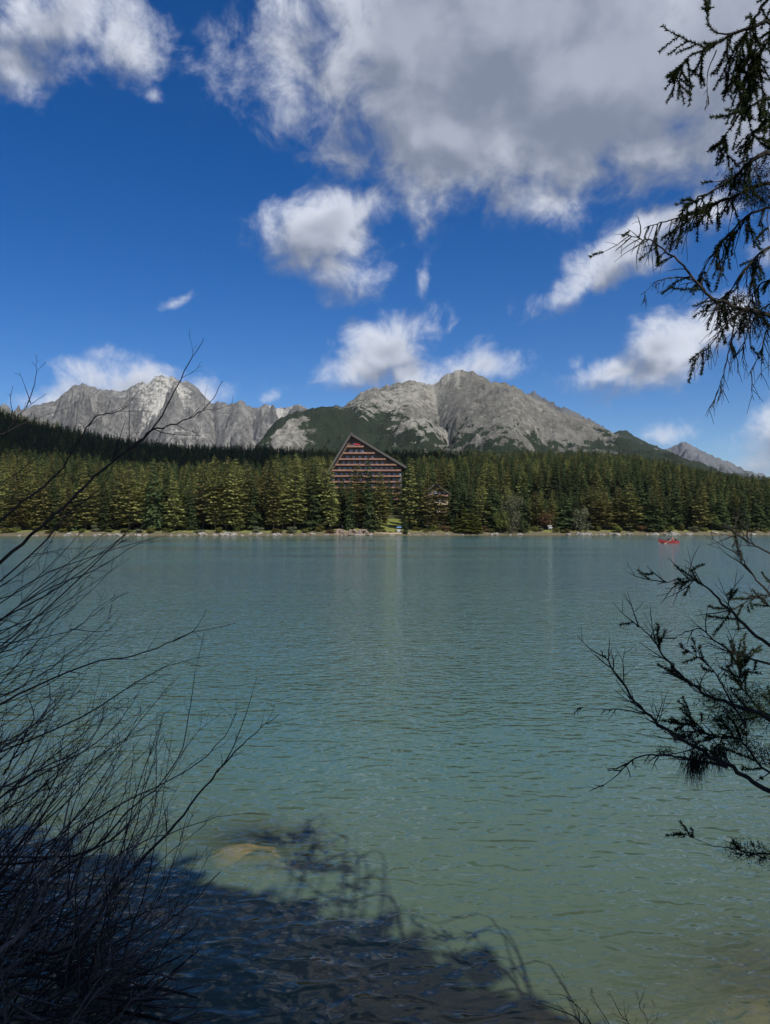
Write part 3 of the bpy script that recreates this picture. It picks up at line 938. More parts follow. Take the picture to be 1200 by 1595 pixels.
def forest_mass(name, label, pts, meshes):
    """one geometry-nodes object: tree meshes instanced on points"""
    for vi, me_src in enumerate(meshes):
        sel = [p for p in pts if p[6] == vi]
        if not sel:
            continue
    me = bpy.data.meshes.new(name)
    me.from_pydata([(p[0], p[1], p[2]) for p in pts], [], [])
    for an, vals in (('siz', [p[3] for p in pts]), ('rot', [p[5] for p in pts]), ('wid', [p[3] * p[7] for p in pts])):
        a = me.attributes.new(an, 'FLOAT', 'POINT')
        a.data.foreach_set('value', vals)
    a = me.attributes.new('idx', 'INT', 'POINT')
    a.data.foreach_set('value', [p[6] for p in pts])
    o = mesh_obj(name, me)
    tag(o, label, kind='stuff')
    src = bpy.data.collections.new(name + '_kinds')
    for i, (cm, tm, hh) in enumerate(meshes):
        so = bpy.data.objects.new(f'{name}_kind_{i}', cm)
        src.objects.link(so)
    ng = bpy.data.node_groups.new(name, 'GeometryNodeTree')
    ng.interface.new_socket('Geometry', in_out='INPUT', socket_type='NodeSocketGeometry')
    ng.interface.new_socket('Geometry', in_out='OUTPUT', socket_type='NodeSocketGeometry')
    N = ng.nodes
    gi, go = N.new('NodeGroupInput'), N.new('NodeGroupOutput')
    ci = N.new('GeometryNodeCollectionInfo')
    ci.inputs['Collection'].default_value = src
    ci.inputs['Separate Children'].default_value = True
    ci.inputs['Reset Children'].default_value = True
    ip = N.new('GeometryNodeInstanceOnPoints')
    ip.inputs['Pick Instance'].default_value = True

    def attr(nm, ty):
        a = N.new('GeometryNodeInputNamedAttribute')
        a.data_type = ty
        a.inputs['Name'].default_value = nm
        return a.outputs['Attribute']
    L = ng.links
    L.new(gi.outputs[0], ip.inputs['Points'])
    L.new(ci.outputs[0], ip.inputs['Instance'])
    L.new(attr('idx', 'INT'), ip.inputs['Instance Index'])
    cr = N.new('ShaderNodeCombineXYZ')
    L.new(attr('rot', 'FLOAT'), cr.inputs[2])
    e2r = N.new('FunctionNodeEulerToRotation')
    L.new(cr.outputs[0], e2r.inputs[0])
    L.new(e2r.outputs[0], ip.inputs['Rotation'])
    cs = N.new('ShaderNodeCombineXYZ')
    L.new(attr('wid', 'FLOAT'), cs.inputs[0])
    L.new(attr('wid', 'FLOAT'), cs.inputs[1])
    L.new(attr('siz', 'FLOAT'), cs.inputs[2])
    L.new(cs.outputs[0], ip.inputs['Scale'])
    L.new(ip.outputs[0], go.inputs[0])
    md = o.modifiers.new('forest', 'NODES')
    md.node_group = ng
    return o


forest_mass('spruce_forest', 'dark spruce wood covering the slope behind the shore', [p for p in inst if p[4] == 'spruce'], PROTO['spruce'])
forest_mass('pine_forest', 'olive green wood covering the slope behind the shore', [p for p in inst if p[4] == 'olive'], PROTO['olive'])
#@@NEXT


# ------------------------------------------------------------------ simple surface materials
def flat_material(name, c, rough=0.7, var=0.25, scale=2.0, spec=0.3):
    c2 = tuple(min(1, x * (1 + var)) for x in c)
    c1 = tuple(x * (1 - var) for x in c)
    return rough_material(name, c1, c2, scale, rough, 0.15, spec)


M_WALL = flat_material('brown_shingle_wall', (0.105, 0.075, 0.058), 0.85)
M_ROOFH = flat_material('dark_grey_roof', (0.085, 0.078, 0.072), 0.8)
M_BALC = flat_material('orange_timber_rail', (0.27, 0.145, 0.10), 0.7, 0.35, 0.6)
M_SOFFIT = flat_material('brown_slab', (0.11, 0.065, 0.05), 0.8)
M_GLASS = flat_material('window_glass', (0.15, 0.18, 0.24), 0.12, 0.5, 0.35, 0.6)
M_CURTAIN = flat_material('pale_window_frame', (0.33, 0.34, 0.37), 0.5, 0.35)
M_CREAM = flat_material('cream_boards', (0.46, 0.37, 0.25), 0.7)
M_RED = flat_material('red_cloth', (0.42, 0.03, 0.05), 0.7)
M_WHITE = flat_material('white_paint', (0.40, 0.40, 0.39), 0.5, 0.08)
M_BLUE = flat_material('blue_canvas', (0.18, 0.32, 0.62), 0.6, 0.1)
M_HULL = flat_material('red_boat_paint', (0.23, 0.017, 0.018), 0.45, 0.12, 1.0, 0.5)
M_OAR = flat_material('pale_wood', (0.50, 0.40, 0.27), 0.6)
M_METAL = flat_material('pale_steel', (0.42, 0.42, 0.40), 0.5)
M_WALLSTONE = rough_material('brown_stone_wall', (0.12, 0.085, 0.065), (0.34, 0.27, 0.21), 1.6, 0.9, 0.6, dist=0.06)

# ------------------------------------------------------------------ hotel: steep asymmetric gable with balconies
HD = HOTEL_D
mpp = HD / FPX
hz0 = float(ground_z(HD * (572 - CX) / FPX, HD)) - 2.0
hotel = empty('hotel', (HD * (572 - CX) / FPX, HD, hz0))
tag(hotel, 'large brown triangular hotel with orange balconies rising above the trees', 'hotel')


def hx(px):
    return (px - 572) * mpp


def hzz(py):
    return CAM.z + HD * (HY - py) / FPX - hz0


def h_left(py):
    return 548 - 35.0 * (py - 679) / 57.0


def h_right(py):
    return 548 + 82.0 * (py - 679) / 49.5


m = MB()
poly = [(hx(548), hzz(679)), (hx(514), hzz(735)), (hx(514), 0), (hx(626), 0), (hx(626), hzz(727)), ]
m.prism(poly[::-1], 0.0, 26.0)
wall = m.obj('wall', M_WALL, hotel)


def slab(a, b, th, y0, y1):
    """roof slab between two (x,z) points"""
    a, b = Vector((a[0], 0, a[1])), Vector((b[0], 0, b[1]))
    d = (b - a).normalized()
    n = Vector((-d.z, 0, d.x))
    if n.z < 0:
        n = -n
    q = [a, b, b + n * th, a + n * th]
    mm = MB()
    mm.prism([(v.x, v.z) for v in q], y0, y1)
    return mm


slab((hx(547.5), hzz(679.2)), (hx(510), hzz(741)), 1.15, -2.6, 27.0).obj('roof', M_ROOFH, hotel)
slab((hx(548), hzz(679.2)), (hx(632), hzz(730)), 1.15, -2.62, 27.02).obj('roof', M_ROOFH, hotel)
m = MB()
m.box(hx(546.4), hx(549.2), -2.7, 27.1, hzz(679.0), hzz(674.6))
m.obj('ridge_cap', M_ROOFH, hotel)

win_me = None


def boxmesh(name, mat, x0, x1, y0, y1, z0, z1):
    mm = MB()
    mm.box(x0, x1, y0, y1, z0, z1)
    return mm.mesh(name, mat)


ME_WIN = boxmesh('window', M_CURTAIN, -0.78, 0.78, -0.14, 0.0, 0.0, 2.05)
ME_PANE = boxmesh('pane', M_GLASS, -0.64, 0.64, -0.19, -0.142, 0.12, 1.93)
ME_DIV = boxmesh('divider', M_SOFFIT, -0.10, 0.10, -1.5, -0.002, 0.0, 2.35)
ROWS = [(695.2, 541, 567), (705.4, 535, 584), (714.8, 529, 601), (723.6, 523, 618), (732.3, 517.5, 625), (741.2, 516, 625), (750, 516, 625), (759, 516, 625), (768, 516, 625), (777, 516, 625)]
rngh = random.Random(3)
for i, (py, x0, x1) in enumerate(ROWS):
    zb = hzz(py)
    mm = MB()
    mm.box(hx(x0), hx(x1), -1.9, -0.003, zb - 0.62, zb - 0.40)
    slabo = mm.obj('balcony', M_SOFFIT, hotel)
    mm = MB()
    xx = hx(x0)
    while xx < hx(x1) - 0.6:
        mm.box(xx, min(xx + 2.5, hx(x1)), -1.98, -1.88, zb - 0.34, zb + 0.22 + rngh.uniform(-0.04, 0.04))
        xx += 2.62
    mm.box(hx(x0), hx(x1), -2.0, -1.86, zb - 0.62, zb - 0.36)
    rail = mm.obj('railing', M_BALC, slabo)
    # windows of the storey above this balcony
    ztop = ROWS[i - 1][0] if i else 688
    xa, xb = hx(max(x0 - 1, h_left(ztop) + 5)), hx(min(x1 + 2, h_right(ztop) - 7))
    n = int((xb - xa) / (2.25 if i == 1 else 2.75))
    for k in range(n):
        xc = xa + (k + 0.5) * (xb - xa) / n
        wo_ = mesh_obj('window', ME_WIN, hotel, (xc, -0.003, zb - 0.38))
        wo_.scale = (1.15, 1, 1.02) if i == 1 else (rngh.uniform(0.85, 1.0), 1, 1)
        if rngh.random() < (0.35 if i == 1 else 0.8):
            mesh_obj('pane', ME_PANE, wo_)
        if i > 1 and k % 2 == 1:
            mesh_obj('divider', ME_DIV, hotel, (xa + (k + 1) * (xb - xa) / n, 0, zb - 0.4))
for k, px in enumerate((553.0, 556.6, 560.2)):
    e = empty('parasol', (HD * (px - CX) / FPX, HD - 1.2, CAM.z + HD * (HY - 696.5) / FPX))
    mm = MB()
    mm.tube([(0, 0, 0), (0, 0, 1.9)], 0.05, 6)
    mm.obj('pole', M_METAL, e)
    mm = MB()
    tops = Vector((0, 0, 2.15))
    ring = [Vector((0.75 * math.cos(a), 0.75 * math.sin(a), 1.15)) for a in [j * math.pi / 4 for j in range(8)]]
    for j in range(8):
        mm.tri(tops, ring[j], ring[(j + 1) % 8])
        mm.tri(tops - Vector((0, 0, .05)), ring[(j + 1) % 8] - Vector((0, 0, .02)), ring[j] - Vector((0, 0, .02)))
    mm.obj('canopy', M_RED, e)
    tag(e, ('left', 'middle', 'right')[k] + ' one of three red parasols on the top hotel balcony', 'parasol', 'red parasols on the top balcony')

# chalet to the right of the hotel
CD = 331.0
cz0 = float(ground_z(CD * (682 - CX) / FPX, CD)) - 1.5
chalet = empty('chalet', (CD * (682 - CX) / FPX, CD, cz0))
tag(chalet, 'brown timber chalet half hidden by trees right of the hotel', 'chalet')
cx_ = lambda px: (px - 682) * CD / FPX
czz = lambda py: CAM.z + CD * (HY - py) / FPX - cz0
m = MB()
m.prism([(cx_(666), 0), (cx_(697), 0), (cx_(697), czz(768)), (cx_(679), czz(755)), (cx_(666), czz(766))], 0, 9)
m.obj('wall', M_WALL, chalet)
slab((cx_(679), czz(754.5)), (cx_(700.5), czz(770)), 0.45, -1.6, 9.6).obj('roof', M_ROOFH, chalet)
slab((cx_(678.9), czz(754.5)), (cx_(662), czz(768.5)), 0.45, -1.62, 9.62).obj('roof', M_ROOFH, chalet)
for py, mat in ((772, M_BALC), (785, M_CREAM), (797, M_CREAM)):
    m = MB()
    m.box(cx_(668), cx_(698), -1.3, -0.003, czz(py) - 0.35, czz(py) - 0.15)
    b_ = m.obj('balcony', M_SOFFIT, chalet)
    m = MB()
    m.box(cx_(668), cx_(698), -1.38, -1.28, czz(py) - 0.36, czz(py) + (0.95 if py == 785 else 0.5))
    m.obj('railing', mat, b_)
    for k in range(4):
        wo_ = mesh_obj('window', ME_WIN, chalet, (cx_(671 + k * 7.4), -0.003, czz(py) + 0.1))
        wo_.scale = (0.8, 1, 0.85)
        mesh_obj('pane', ME_PANE, wo_)

# ------------------------------------------------------------------ broadleaf crowns and shrubs
def leaf_ball(seed, rx, rz, n, leaf, lobes=7, base=0.0):
    rg = random.Random(seed)
    mb = MB()
    cs = []
    for _ in range(lobes):
        a, u = rg.uniform(0, 6.28), rg.random()
        cs.append((Vector((math.cos(a) * rx * .55 * u ** .5, math.sin(a) * rx * .55 * u ** .5, base + rz * rg.uniform(0.25, 1.5))), rg.uniform(0.35, 0.6)))
    for i in range(n):
        c, s_ = rg.choice(cs)
        d = Vector((rg.gauss(0, 1), rg.gauss(0, 1), rg.gauss(0, 1))).normalized()
        p_ = c + Vector((d.x * rx * s_, d.y * rx * s_, d.z * rz * s_ * 0.9)) * rg.uniform(0.55, 1.08)
        if p_.z < 0.05:
            p_.z = rg.uniform(0.05, 0.4)
        nrm = (d + Vector((rg.uniform(-.7, .7), rg.uniform(-.7, .7), rg.uniform(-.3, .9)))).normalized()
        a = nrm.cross(Vector((rg.uniform(-1, 1), rg.uniform(-1, 1), 0.3))).normalized() * leaf * rg.uniform(0.6, 1.3)
        b2 = nrm.cross(a).normalized() * leaf * rg.uniform(0.4, 0.8)
        mb.quad(p_ - a, p_ + b2, p_ + a, p_ - b2)
    return mb, cs


SHRUB_ME = {}
for kind, mat in (('olive', M_SHRUB), ('grey', M_GREYLEAF), ('rust', M_RUST), ('yellow', M_LARCH)):
    SHRUB_ME[kind] = []
    for sd in (1, 2, 3):
        mb, cs = leaf_ball(sd * 7 + len(kind), 1.0, 0.62, 700, 0.11)
        st = MB()
        for c, s_ in cs:
            st.tube([Vector((c.x * .1, c.y * .1, -0.3)), Vector((c.x * .5, c.y * .5, c.z * .5)), c], [0.03, 0.02, 0.008], 4)
        SHRUB_ME[kind].append((mb.mesh('foliage', mat), st.mesh('stems', M_BARK)))


def plant_shrub(kind, var, px, d, w_, h_, label, group, name='shrub'):
    x = d * (px - CX) / FPX
    e = empty(name, (x, d, float(ground_z(x, d)) - 0.1), var * 1.3)
    e.scale = (w_ / 2, w_ / 2, h_ / 1.5)
    fm, sm = SHRUB_ME[kind][var % 3]
    mesh_obj('stems', sm, e)
    mesh_obj('foliage', fm, e)
    tag(e, label, 'shrub', group)
    return e


def broadleaf(name, px, d, top_py, width_px, mat, seed, label, n=2600, leaf=0.30):
    x = d * (px - CX) / FPX
    g0 = float(ground_z(x, d))
    H = CAM.z + d * (HY - top_py) / FPX - g0
    rx = width_px * d / FPX / 2
    e = empty(name, (x, d, g0))
    mb, cs = leaf_ball(seed, rx, H * 0.52, n, leaf, 11, H * 0.06)
    mb.obj('crown', mat, e)
    tk = MB()
    tk.tube([(0, 0, -0.5), (0.1, 0, H * .3), (0.2, 0.1, H * .6), (0.1, 0.1, H * .9)], [0.22, 0.18, 0.10, 0.03], 6)
    tk.obj('trunk', M_BARK, e)
    for c, s_ in cs[:7]:
        lb = MB()
        lb.tube([Vector((0.1, 0, H * .22)), Vector((c.x * .5, c.y * .5, c.z * .75)), c + Vector((c.x * .4, c.y * .4, H * .1))], [0.11, 0.07, 0.015], 5)
        lb.obj('limb', M_BARK, e)
    tag(e, label, 'tree')
    return e


broadleaf('willow_tree', 798, 286.0, 770, 50, M_GREYLEAF, 5, 'broad grey green willow on the shore right of the young larches')
broadleaf('willow_tree', 780, 285.5, 790, 34, M_SHRUB, 15, 'low dark green broadleaf tree just left of the broad grey willow', 1700)
broadleaf('willow_tree', 906, 289.5, 789, 36, M_GREYLEAF, 25, 'bushy grey leaved tree by the boulders left of the boat', 1700)
broadleaf('rowan_tree', 852, 292.0, 795, 30, M_RUST, 35, 'rust tinged broadleaf tree behind the white sign board', 1500)
broadleaf('birch_tree', 45, 275.0, 770, 40, M_LARCH, 45, 'light green broadleaf tree near the left edge of the far shore', 1900)
broadleaf('birch_tree', 1110, 296.0, 800, 34, M_SHRUB, 55, 'bushy olive tree on the shore right of the boat', 1400)

rng = random.Random(21)
SHRUBS = [(8, 'olive'), (22, 'yellow'), (60, 'olive'), (78, 'olive'), (100, 'yellow'), (128, 'olive'), (150, 'grey'), (172, 'olive'), (196, 'olive'), (216, 'grey'), (236, 'olive'), (262, 'olive'), (312, 'grey'), (340, 'olive'), (372, 'olive'),
          (402, 'grey'), (432, 'olive'), (455, 'grey'), (476, 'olive'), (498, 'olive'), (515, 'rust'), (578, 'olive'), (590, 'olive'), (598, 'yellow'), (608, 'yellow'), (650, 'olive'), (664, 'olive'), (676, 'yellow'), (692, 'rust'), (706, 'olive'), (756, 'rust'),
          (766, 'olive'), (818, 'yellow'), (832, 'olive'), (843, 'grey'), (866, 'olive'), (882, 'olive'), (930, 'olive'), (962, 'yellow'), (985, 'olive'), (1000, 'rust'), (1016, 'yellow'), (1030, 'olive'), (1045, 'yellow'), (1062, 'olive'), (1080, 'grey'),
          (1096, 'olive'), (1128, 'yellow'), (1150, 'olive'), (1172, 'olive'), (1192, 'olive')]
SH_WORD = {'olive': 'olive green', 'grey': 'grey green', 'rust': 'rusty brown', 'yellow': 'yellow green'}
cnt = 0
prev = None
for i, (px, kind) in enumerate(SHRUBS):
    d = float(np.interp(px, FAR_PX, FAR_D)) + rng.uniform(3.5, 6.5)
    hh = rng.uniform(1.6, 3.6) * (0.5 if 575 < px < 640 else 1)
    side = 'left of the hotel' if px < 515 else ('below the hotel' if px < 650 else 'right of the chalet')
    if side != prev:
        cnt, prev = 0, side
    cnt += 1
    plant_shrub(kind, i, px, d, rng.uniform(3.0, 5.5) * (0.6 if 575 < px < 640 else 1), hh, f'{SH_WORD[kind]} shrub at the far waterline {side}, {ORD(cnt)} from the left', 'shrubs along the far shore')

# ------------------------------------------------------------------ boulders along the far waterline
def rock_mesh(seed):
    rg = np.random.RandomState(seed)
    bm_v, bm_f = [], []
    nu, nv = 9, 6
    for j in range(nv + 1):
        th = math.pi * j / nv
        for i in range(nu):
            ph = 2 * math.pi * i / nu
            bm_v.append([math.sin(th) * math.cos(ph), math.sin(th) * math.sin(ph), math.cos(th)])
    v = np.array(bm_v)
    for _ in range(9):
        n = rg.randn(3)
        n /= np.linalg.norm(n)
        lim = rg.uniform(0.55, 0.9)
        dd_ = v @ n
        v = v - np.maximum(dd_ - lim, 0)[:, None] * n
    v *= (1 + 0.10 * rg.randn(len(v), 1))
    for j in range(nv):
        for i in range(nu):
            i2 = (i + 1) % nu
            bm_f.append((j * nu + i, (j + 1) * nu + i, (j + 1) * nu + i2, j * nu + i2))
    return mk_mesh('boulder', v.tolist(), bm_f, M_ROCK)


ROCK_ME = [rock_mesh(s_) for s_ in range(8)]
rng = random.Random(31)
spans = [(30, 60, 5, .8), (98, 132, 11, 1.2), (140, 190, 14, 1.2), (196, 260, 9, .9), (262, 305, 8, 1.1), (305, 420, 26, 1.3), (425, 500, 16, 1.1), (505, 582, 26, .8), (584, 690, 20, .6), (690, 760, 12, .7),
         (764, 818, 14, 1.2), (885, 985, 30, 1.4), (1000, 1085, 22, 1.5), (1090, 1200, 20, 1.0)]
for (a, b2, n, sz) in spans:
    where = 'left of the hotel' if b2 <= 500 else ('below the hotel' if b2 <= 690 else ('left of the red boat' if b2 < 1000 else 'behind and beyond the red boat'))
    for k in range(int(n * 0.72)):
        px = rng.uniform(a, b2)
        x0 = 275 * (px - CX) / FPX
        d = float(far_shore(np.array([px]), np.array([x0]))[0]) + rng.choice((-0.4, 0.1, 0.4, 1.0, 2.2))
        x = d * (px - CX) / FPX
        r_ = sz * rng.choice((0.3, 0.45, 0.55, 0.7, 1.0))
        o = mesh_obj('boulder', ROCK_ME[rng.randrange(8)], None, (x, d, max(0.0, float(ground_z(x, d))) + r_ * 0.12))
        o.rotation_euler = (rng.uniform(-.2, .2), rng.uniform(-.2, .2), rng.uniform(0, 6.28))
        o.scale = (r_ * rng.uniform(1.1, 1.9), r_ * rng.uniform(0.9, 1.3), r_ * rng.uniform(0.5, 0.85))
        tag(o, f'{"small" if r_ < 0.6 else "large"} pale boulder at the waterline by the {near_front(px)}', 'boulder', f'{"small" if r_ < 0.6 else "large"} boulders {where}')

M_SUNK = rough_material('submerged_tan_stone', (0.26, 0.17, 0.07), (0.60, 0.43, 0.20), 2.2, 0.9, 0.4, dist=0.03)
SUNK_ME = []
for s_ in range(4):
    me_ = rock_mesh(80 + s_)
    me_.materials[0] = M_SUNK
    me_.polygons.foreach_set('use_smooth', [True] * len(me_.polygons))
    SUNK_ME.append(me_)
for k, (x, y, sx_k, sy_k, lab) in enumerate([(-1.85, 9.75, .55, .36, 'large tan boulder under water beside the bare shrub, leftmost of three'), (-1.25, 9.45, .50, .30, 'tan boulder under water right of the bare shrub, middle of three'),
                                            (-0.72, 9.05, .36, .24, 'small tan boulder under water right of the bare shrub, rightmost of three')]):
    gzk = float(ground_z(x, y))
    o = mesh_obj('submerged_boulder', SUNK_ME[k % 4], None, (x, y, (min(gzk, -0.2) - 0.03) if k < 3 else -0.46))
    o.scale = (sx_k, sy_k, 0.14)
    o.rotation_euler = (0, 0, k * 0.7)
    tag(o, lab, 'boulder', 'boulders under the near water')

# ------------------------------------------------------------------ small things on the far shore
def person_material(name, legs, shirt, skin, hair, h, zl, zs):
    mt, t, out = material(name)
    tcn = t.add('ShaderNodeTexCoord')
    z_ = t.add('ShaderNodeSeparateXYZ', {0: tcn.outputs['Object']}).outputs[2]
    c = t.mix(t.m('GREATER_THAN', z_, zl), legs, shirt)
    c = t.mix(t.m('GREATER_THAN', z_, zs), c, skin)
    c = t.mix(t.m('GREATER_THAN', z_, h), c, hair)
    p = t.add('ShaderNodeBsdfPrincipled', {'Base Color': c, 'Roughness': 0.8, 'Specular IOR Level': 0.2})
    link(t, p.outputs[0], out.inputs[0])
    return mt


def person(name, joints, edges, mat, loc, rz, label, group):
    """one continuous skinned body; joints: (x, y, z, radius), the first is the pelvis"""
    me = bpy.data.meshes.new('person')
    me.from_pydata([j[:3] for j in joints], edges, [])
    me.materials.append(mat)
    o = mesh_obj(name, me, None, loc)
    o.rotation_euler = (0, 0, rz)
    sk = o.modifiers.new('skin', 'SKIN')
    me.skin_vertices.new(name='skin') if not me.skin_vertices else None
    for i, j in enumerate(joints):
        sv = me.skin_vertices[0].data[i]
        sv.radius = (j[3], j[3])
        sv.use_root = (i == 0)
    sk.use_smooth_shade = True
    o.modifiers.new('sub', 'SUBSURF').render_levels = 1
    tag(o, label, 'person', group)
    return o


STAND = ([(0, 0, .92, .15), (0, 0, 1.15, .15), (0, 0, 1.38, .17), (0, 0, 1.50, .06), (0, -.02, 1.62, .10), (0, -.01, 1.73, .07),
          (.10, 0, .85, .10), (.12, .02, .47, .07), (.12, 0, .08, .045), (.12, -.14, .04, .04), (-.10, 0, .85, .10), (-.12, -.06, .47, .07), (-.12, -.02, .08, .045), (-.12, -.17, .04, .04),
          (.20, 0, 1.40, .06), (.26, .02, 1.12, .045), (.25, -.08, .86, .035), (.25, -.10, .77, .035), (-.20, 0, 1.40, .06), (-.26, .02, 1.12, .045), (-.25, -.08, .86, .035), (-.25, -.10, .77, .035)],
         [(0, 1), (1, 2), (2, 3), (3, 4), (4, 5), (0, 6), (6, 7), (7, 8), (8, 9), (0, 10), (10, 11), (11, 12), (12, 13), (2, 14), (14, 15), (15, 16), (16, 17), (2, 18), (18, 19), (19, 20), (20, 21)])
SIT = ([(0, 0, .10, .16), (0, .02, .34, .15), (0, .02, .56, .16), (0, .0, .68, .06), (0, -.04, .80, .10), (0, -.03, .91, .07),
        (.10, -.12, .12, .10), (.13, -.48, .20, .07), (.13, -.62, -.12, .05), (-.10, -.12, .12, .10), (-.13, -.48, .20, .07), (-.13, -.62, -.12, .05),
        (.20, 0, .57, .06), (.26, -.16, .36, .045), (.22, -.42, .38, .035), (.20, -.50, .39, .035), (-.20, 0, .57, .06), (-.26, -.16, .36, .045), (-.22, -.42, .38, .035), (-.20, -.50, .39, .035)],
       [(0, 1), (1, 2), (2, 3), (3, 4), (4, 5), (0, 6), (6, 7), (7, 8), (0, 9), (9, 10), (10, 11), (2, 12), (12, 13), (13, 14), (14, 15), (2, 16), (16, 17), (17, 18), (18, 19)])
SKIN = (0.42, 0.26, 0.18)
for i, (px, d, legs, shirt, lab) in enumerate([
        (534, 281.0, (.03, .03, .05), (.10, .09, .10), 'person in dark clothes standing leftmost on the shore embankment'),
        (540.5, 280.6, (.05, .05, .09), (.34, .10, .09), 'person in a reddish top standing between two others on the shore'),
        (544.5, 281.2, (.04, .04, .05), (.40, .36, .33), 'person in a pale top standing rightmost on the shore embankment')]):
    x = d * (px - CX) / FPX
    person('person', *STAND, person_material(f'clothes_{i}', legs, shirt, SKIN, (.03, .02, .015), 1.70, 0.88, 1.52), (x, d, float(ground_z(x, d))), (0.3, -1.1, 1.4)[i], lab, 'people on the far shore')


def at_ground(px, d):
    x = d * (px - CX) / FPX
    return (x, d, float(ground_z(x, d)))


# lamp post by the lawn
e = empty('lamp_post', at_ground(591, 288.0))
m = MB()
m.tube([(0, 0, -.2), (0, 0, 5.0)], [0.07, 0.05], 8)
m.obj('pole', M_METAL, e)
m = MB()
m.tube([(0, 0, 5.0), (0, 0, 5.06), (0, 0, 5.32), (0, 0, 5.42)], [0.06, 0.2, 0.24, 0.03], 8)
m.obj('lamp_head', M_METAL, e)
tag(e, 'thin pale lamp post at the left edge of the lawn', 'lamp post')

# white sign board
e = empty('sign_board', at_ground(857, 289.5))
for sx in (-.55, .55):
    m = MB()
    m.box(sx - .04, sx + .04, -.04, .04, -.2, 2.1)
    m.obj('post', M_METAL, e)
m = MB()
m.box(-.95, .45, -.10, -.045, 1.55, 2.05)
m.obj('panel', M_WHITE, e)
m = MB()
m.box(-.55, .95, -.10, -.045, .75, 1.35)
m.obj('panel', M_WHITE, e)
tag(e, 'white two panel sign board on the grass right of the willow', 'sign')

# low pale wall below the lawn, and a small stand with a blue top beside it
p0, p1 = at_ground(583, 279.5), at_ground(638, 280.5)
wall_o = MB()
wall_o.box(p0[0], p1[0], 279.6, 280.2, max(p0[2], p1[2]) - 0.6, max(p0[2], p1[2]) + 0.12)
wo2 = wall_o.obj('retaining_wall', M_CREAM)
tag(wo2, 'low pale wall along the path at the foot of the lawn', 'wall')
e = empty('stand', at_ground(622, 281.8))
m = MB()
m.box(-.8, .8, -.4, .4, 0.05, 1.0)
m.obj('counter', M_WHITE, e)
for sx in (-.75, .75):
    m = MB()
    m.box(sx - .03, sx + .03, -.03, .03, 1.002, 1.7)
    m.obj('post', M_METAL, e)
m = MB()
m.prism([(-1.1, 1.6), (1.1, 1.6), (0.7, 2.0), (-0.7, 2.0)], -.7, .7)
m.obj('canopy', M_BLUE, e)
tag(e, 'small white stand with a pale blue top at the foot of the lawn', 'stand')

# stone embankment under the people: individual stones
e = empty('embankment', at_ground(547, 277.5))
tag(e, 'low reddish stone embankment at the water below the people', 'wall')
rng = random.Random(41)
ME_ST = []
for s_ in range(4):
    me_ = rock_mesh(50 + s_)
    me_.materials[0] = M_WALLSTONE
    ME_ST.append(me_)
for k in range(46):
    px = rng.uniform(522, 573)
    row = k % 3
    d = 276.0 + row * 1.3
    x, y, z_ = at_ground(px, d)
    o = mesh_obj('stone', ME_ST[k % 4], e, (x - e.location.x, d - e.location.y, 0.25 + row * 0.75 - e.location.z))
    o.scale = (rng.uniform(.7, 1.2), rng.uniform(.6, .9), rng.uniform(.4, .6))
    o.rotation_euler = (0, 0, rng.uniform(0, 3))

# ------------------------------------------------------------------ red rowing boat
BD = 160.0
boat = empty('rowing_boat', (BD * (1042 - CX) / FPX, BD, 0.0), R(6))
tag(boat, 'red wooden rowing boat with people on the water near the right edge', 'boat')
secs = []
Lb = 4.3
for i in range(11):
    u = i / 10
    xk = -Lb / 2 + Lb * u
    wd = 0.66 * math.sin(math.pi * min(1, (u * 0.86 + 0.0))) ** 0.62 if u > 0 else 0.03
    wd = max(wd, 0.03)
    sheer = 0.46 + 0.42 * (1 - u) ** 2.6 + 0.06 * u * u
    keel = -0.12 + 0.30 * (1 - u) ** 5
    secs.append((xk - 0.22 * (1 - u) ** 6, wd, sheer, keel))
m = MB()
for (xk, wd, sh_, kl) in secs:
    m.v += [Vector((xk, -wd, sh_)), Vector((xk + .02, -wd * .82, kl + .12)), Vector((xk, 0, kl)), Vector((xk + .02, wd * .82, kl + .12)), Vector((xk, wd, sh_)),
            Vector((xk, wd - .05, sh_)), Vector((xk, wd * .78 - .03, kl + .16)), Vector((xk, 0, kl + .07)), Vector((xk, -wd * .78 + .03, kl + .16)), Vector((xk, -wd + .05, sh_))]
for i in range(10):
    for k in range(10):
        k2 = (k + 1) % 10
        m.f.append((i * 10 + k, (i + 1) * 10 + k, (i + 1) * 10 + k2, i * 10 + k2))
m.f.append(tuple(range(10)))
m.f.append(tuple(range(100, 110))[::-1])
m.obj('hull', M_HULL, boat)
for xk in (-0.55, 0.45, 1.35):
    m = MB()
    m.box(xk - .13, xk + .13, -.52, .52, .22, .26)
    m.obj('bench', M_OAR, boat)
for sy in (-1, 1):
    e = empty('oar', boat.location + Vector((0.2, 0.62 * sy, 0.52)))
    m = MB()
    m.tube([(0.35, -.25 * sy, .28), (-1.5, 0.9 * sy, -.48)], 0.028, 6)
    m.obj('shaft', M_OAR, e)
    m = MB()
    m.tube([(-1.5, 0.9 * sy, -.48), (-1.62, .97 * sy, -.53), (-1.95, 1.17 * sy, -.60)], [.03, .09, .07], 6)
    m.obj('blade', M_OAR, e)
    tag(e, 'pale wooden oar on the ' + ('near' if sy < 0 else 'far') + ' side of the red boat', 'oar', 'oars of the red boat')
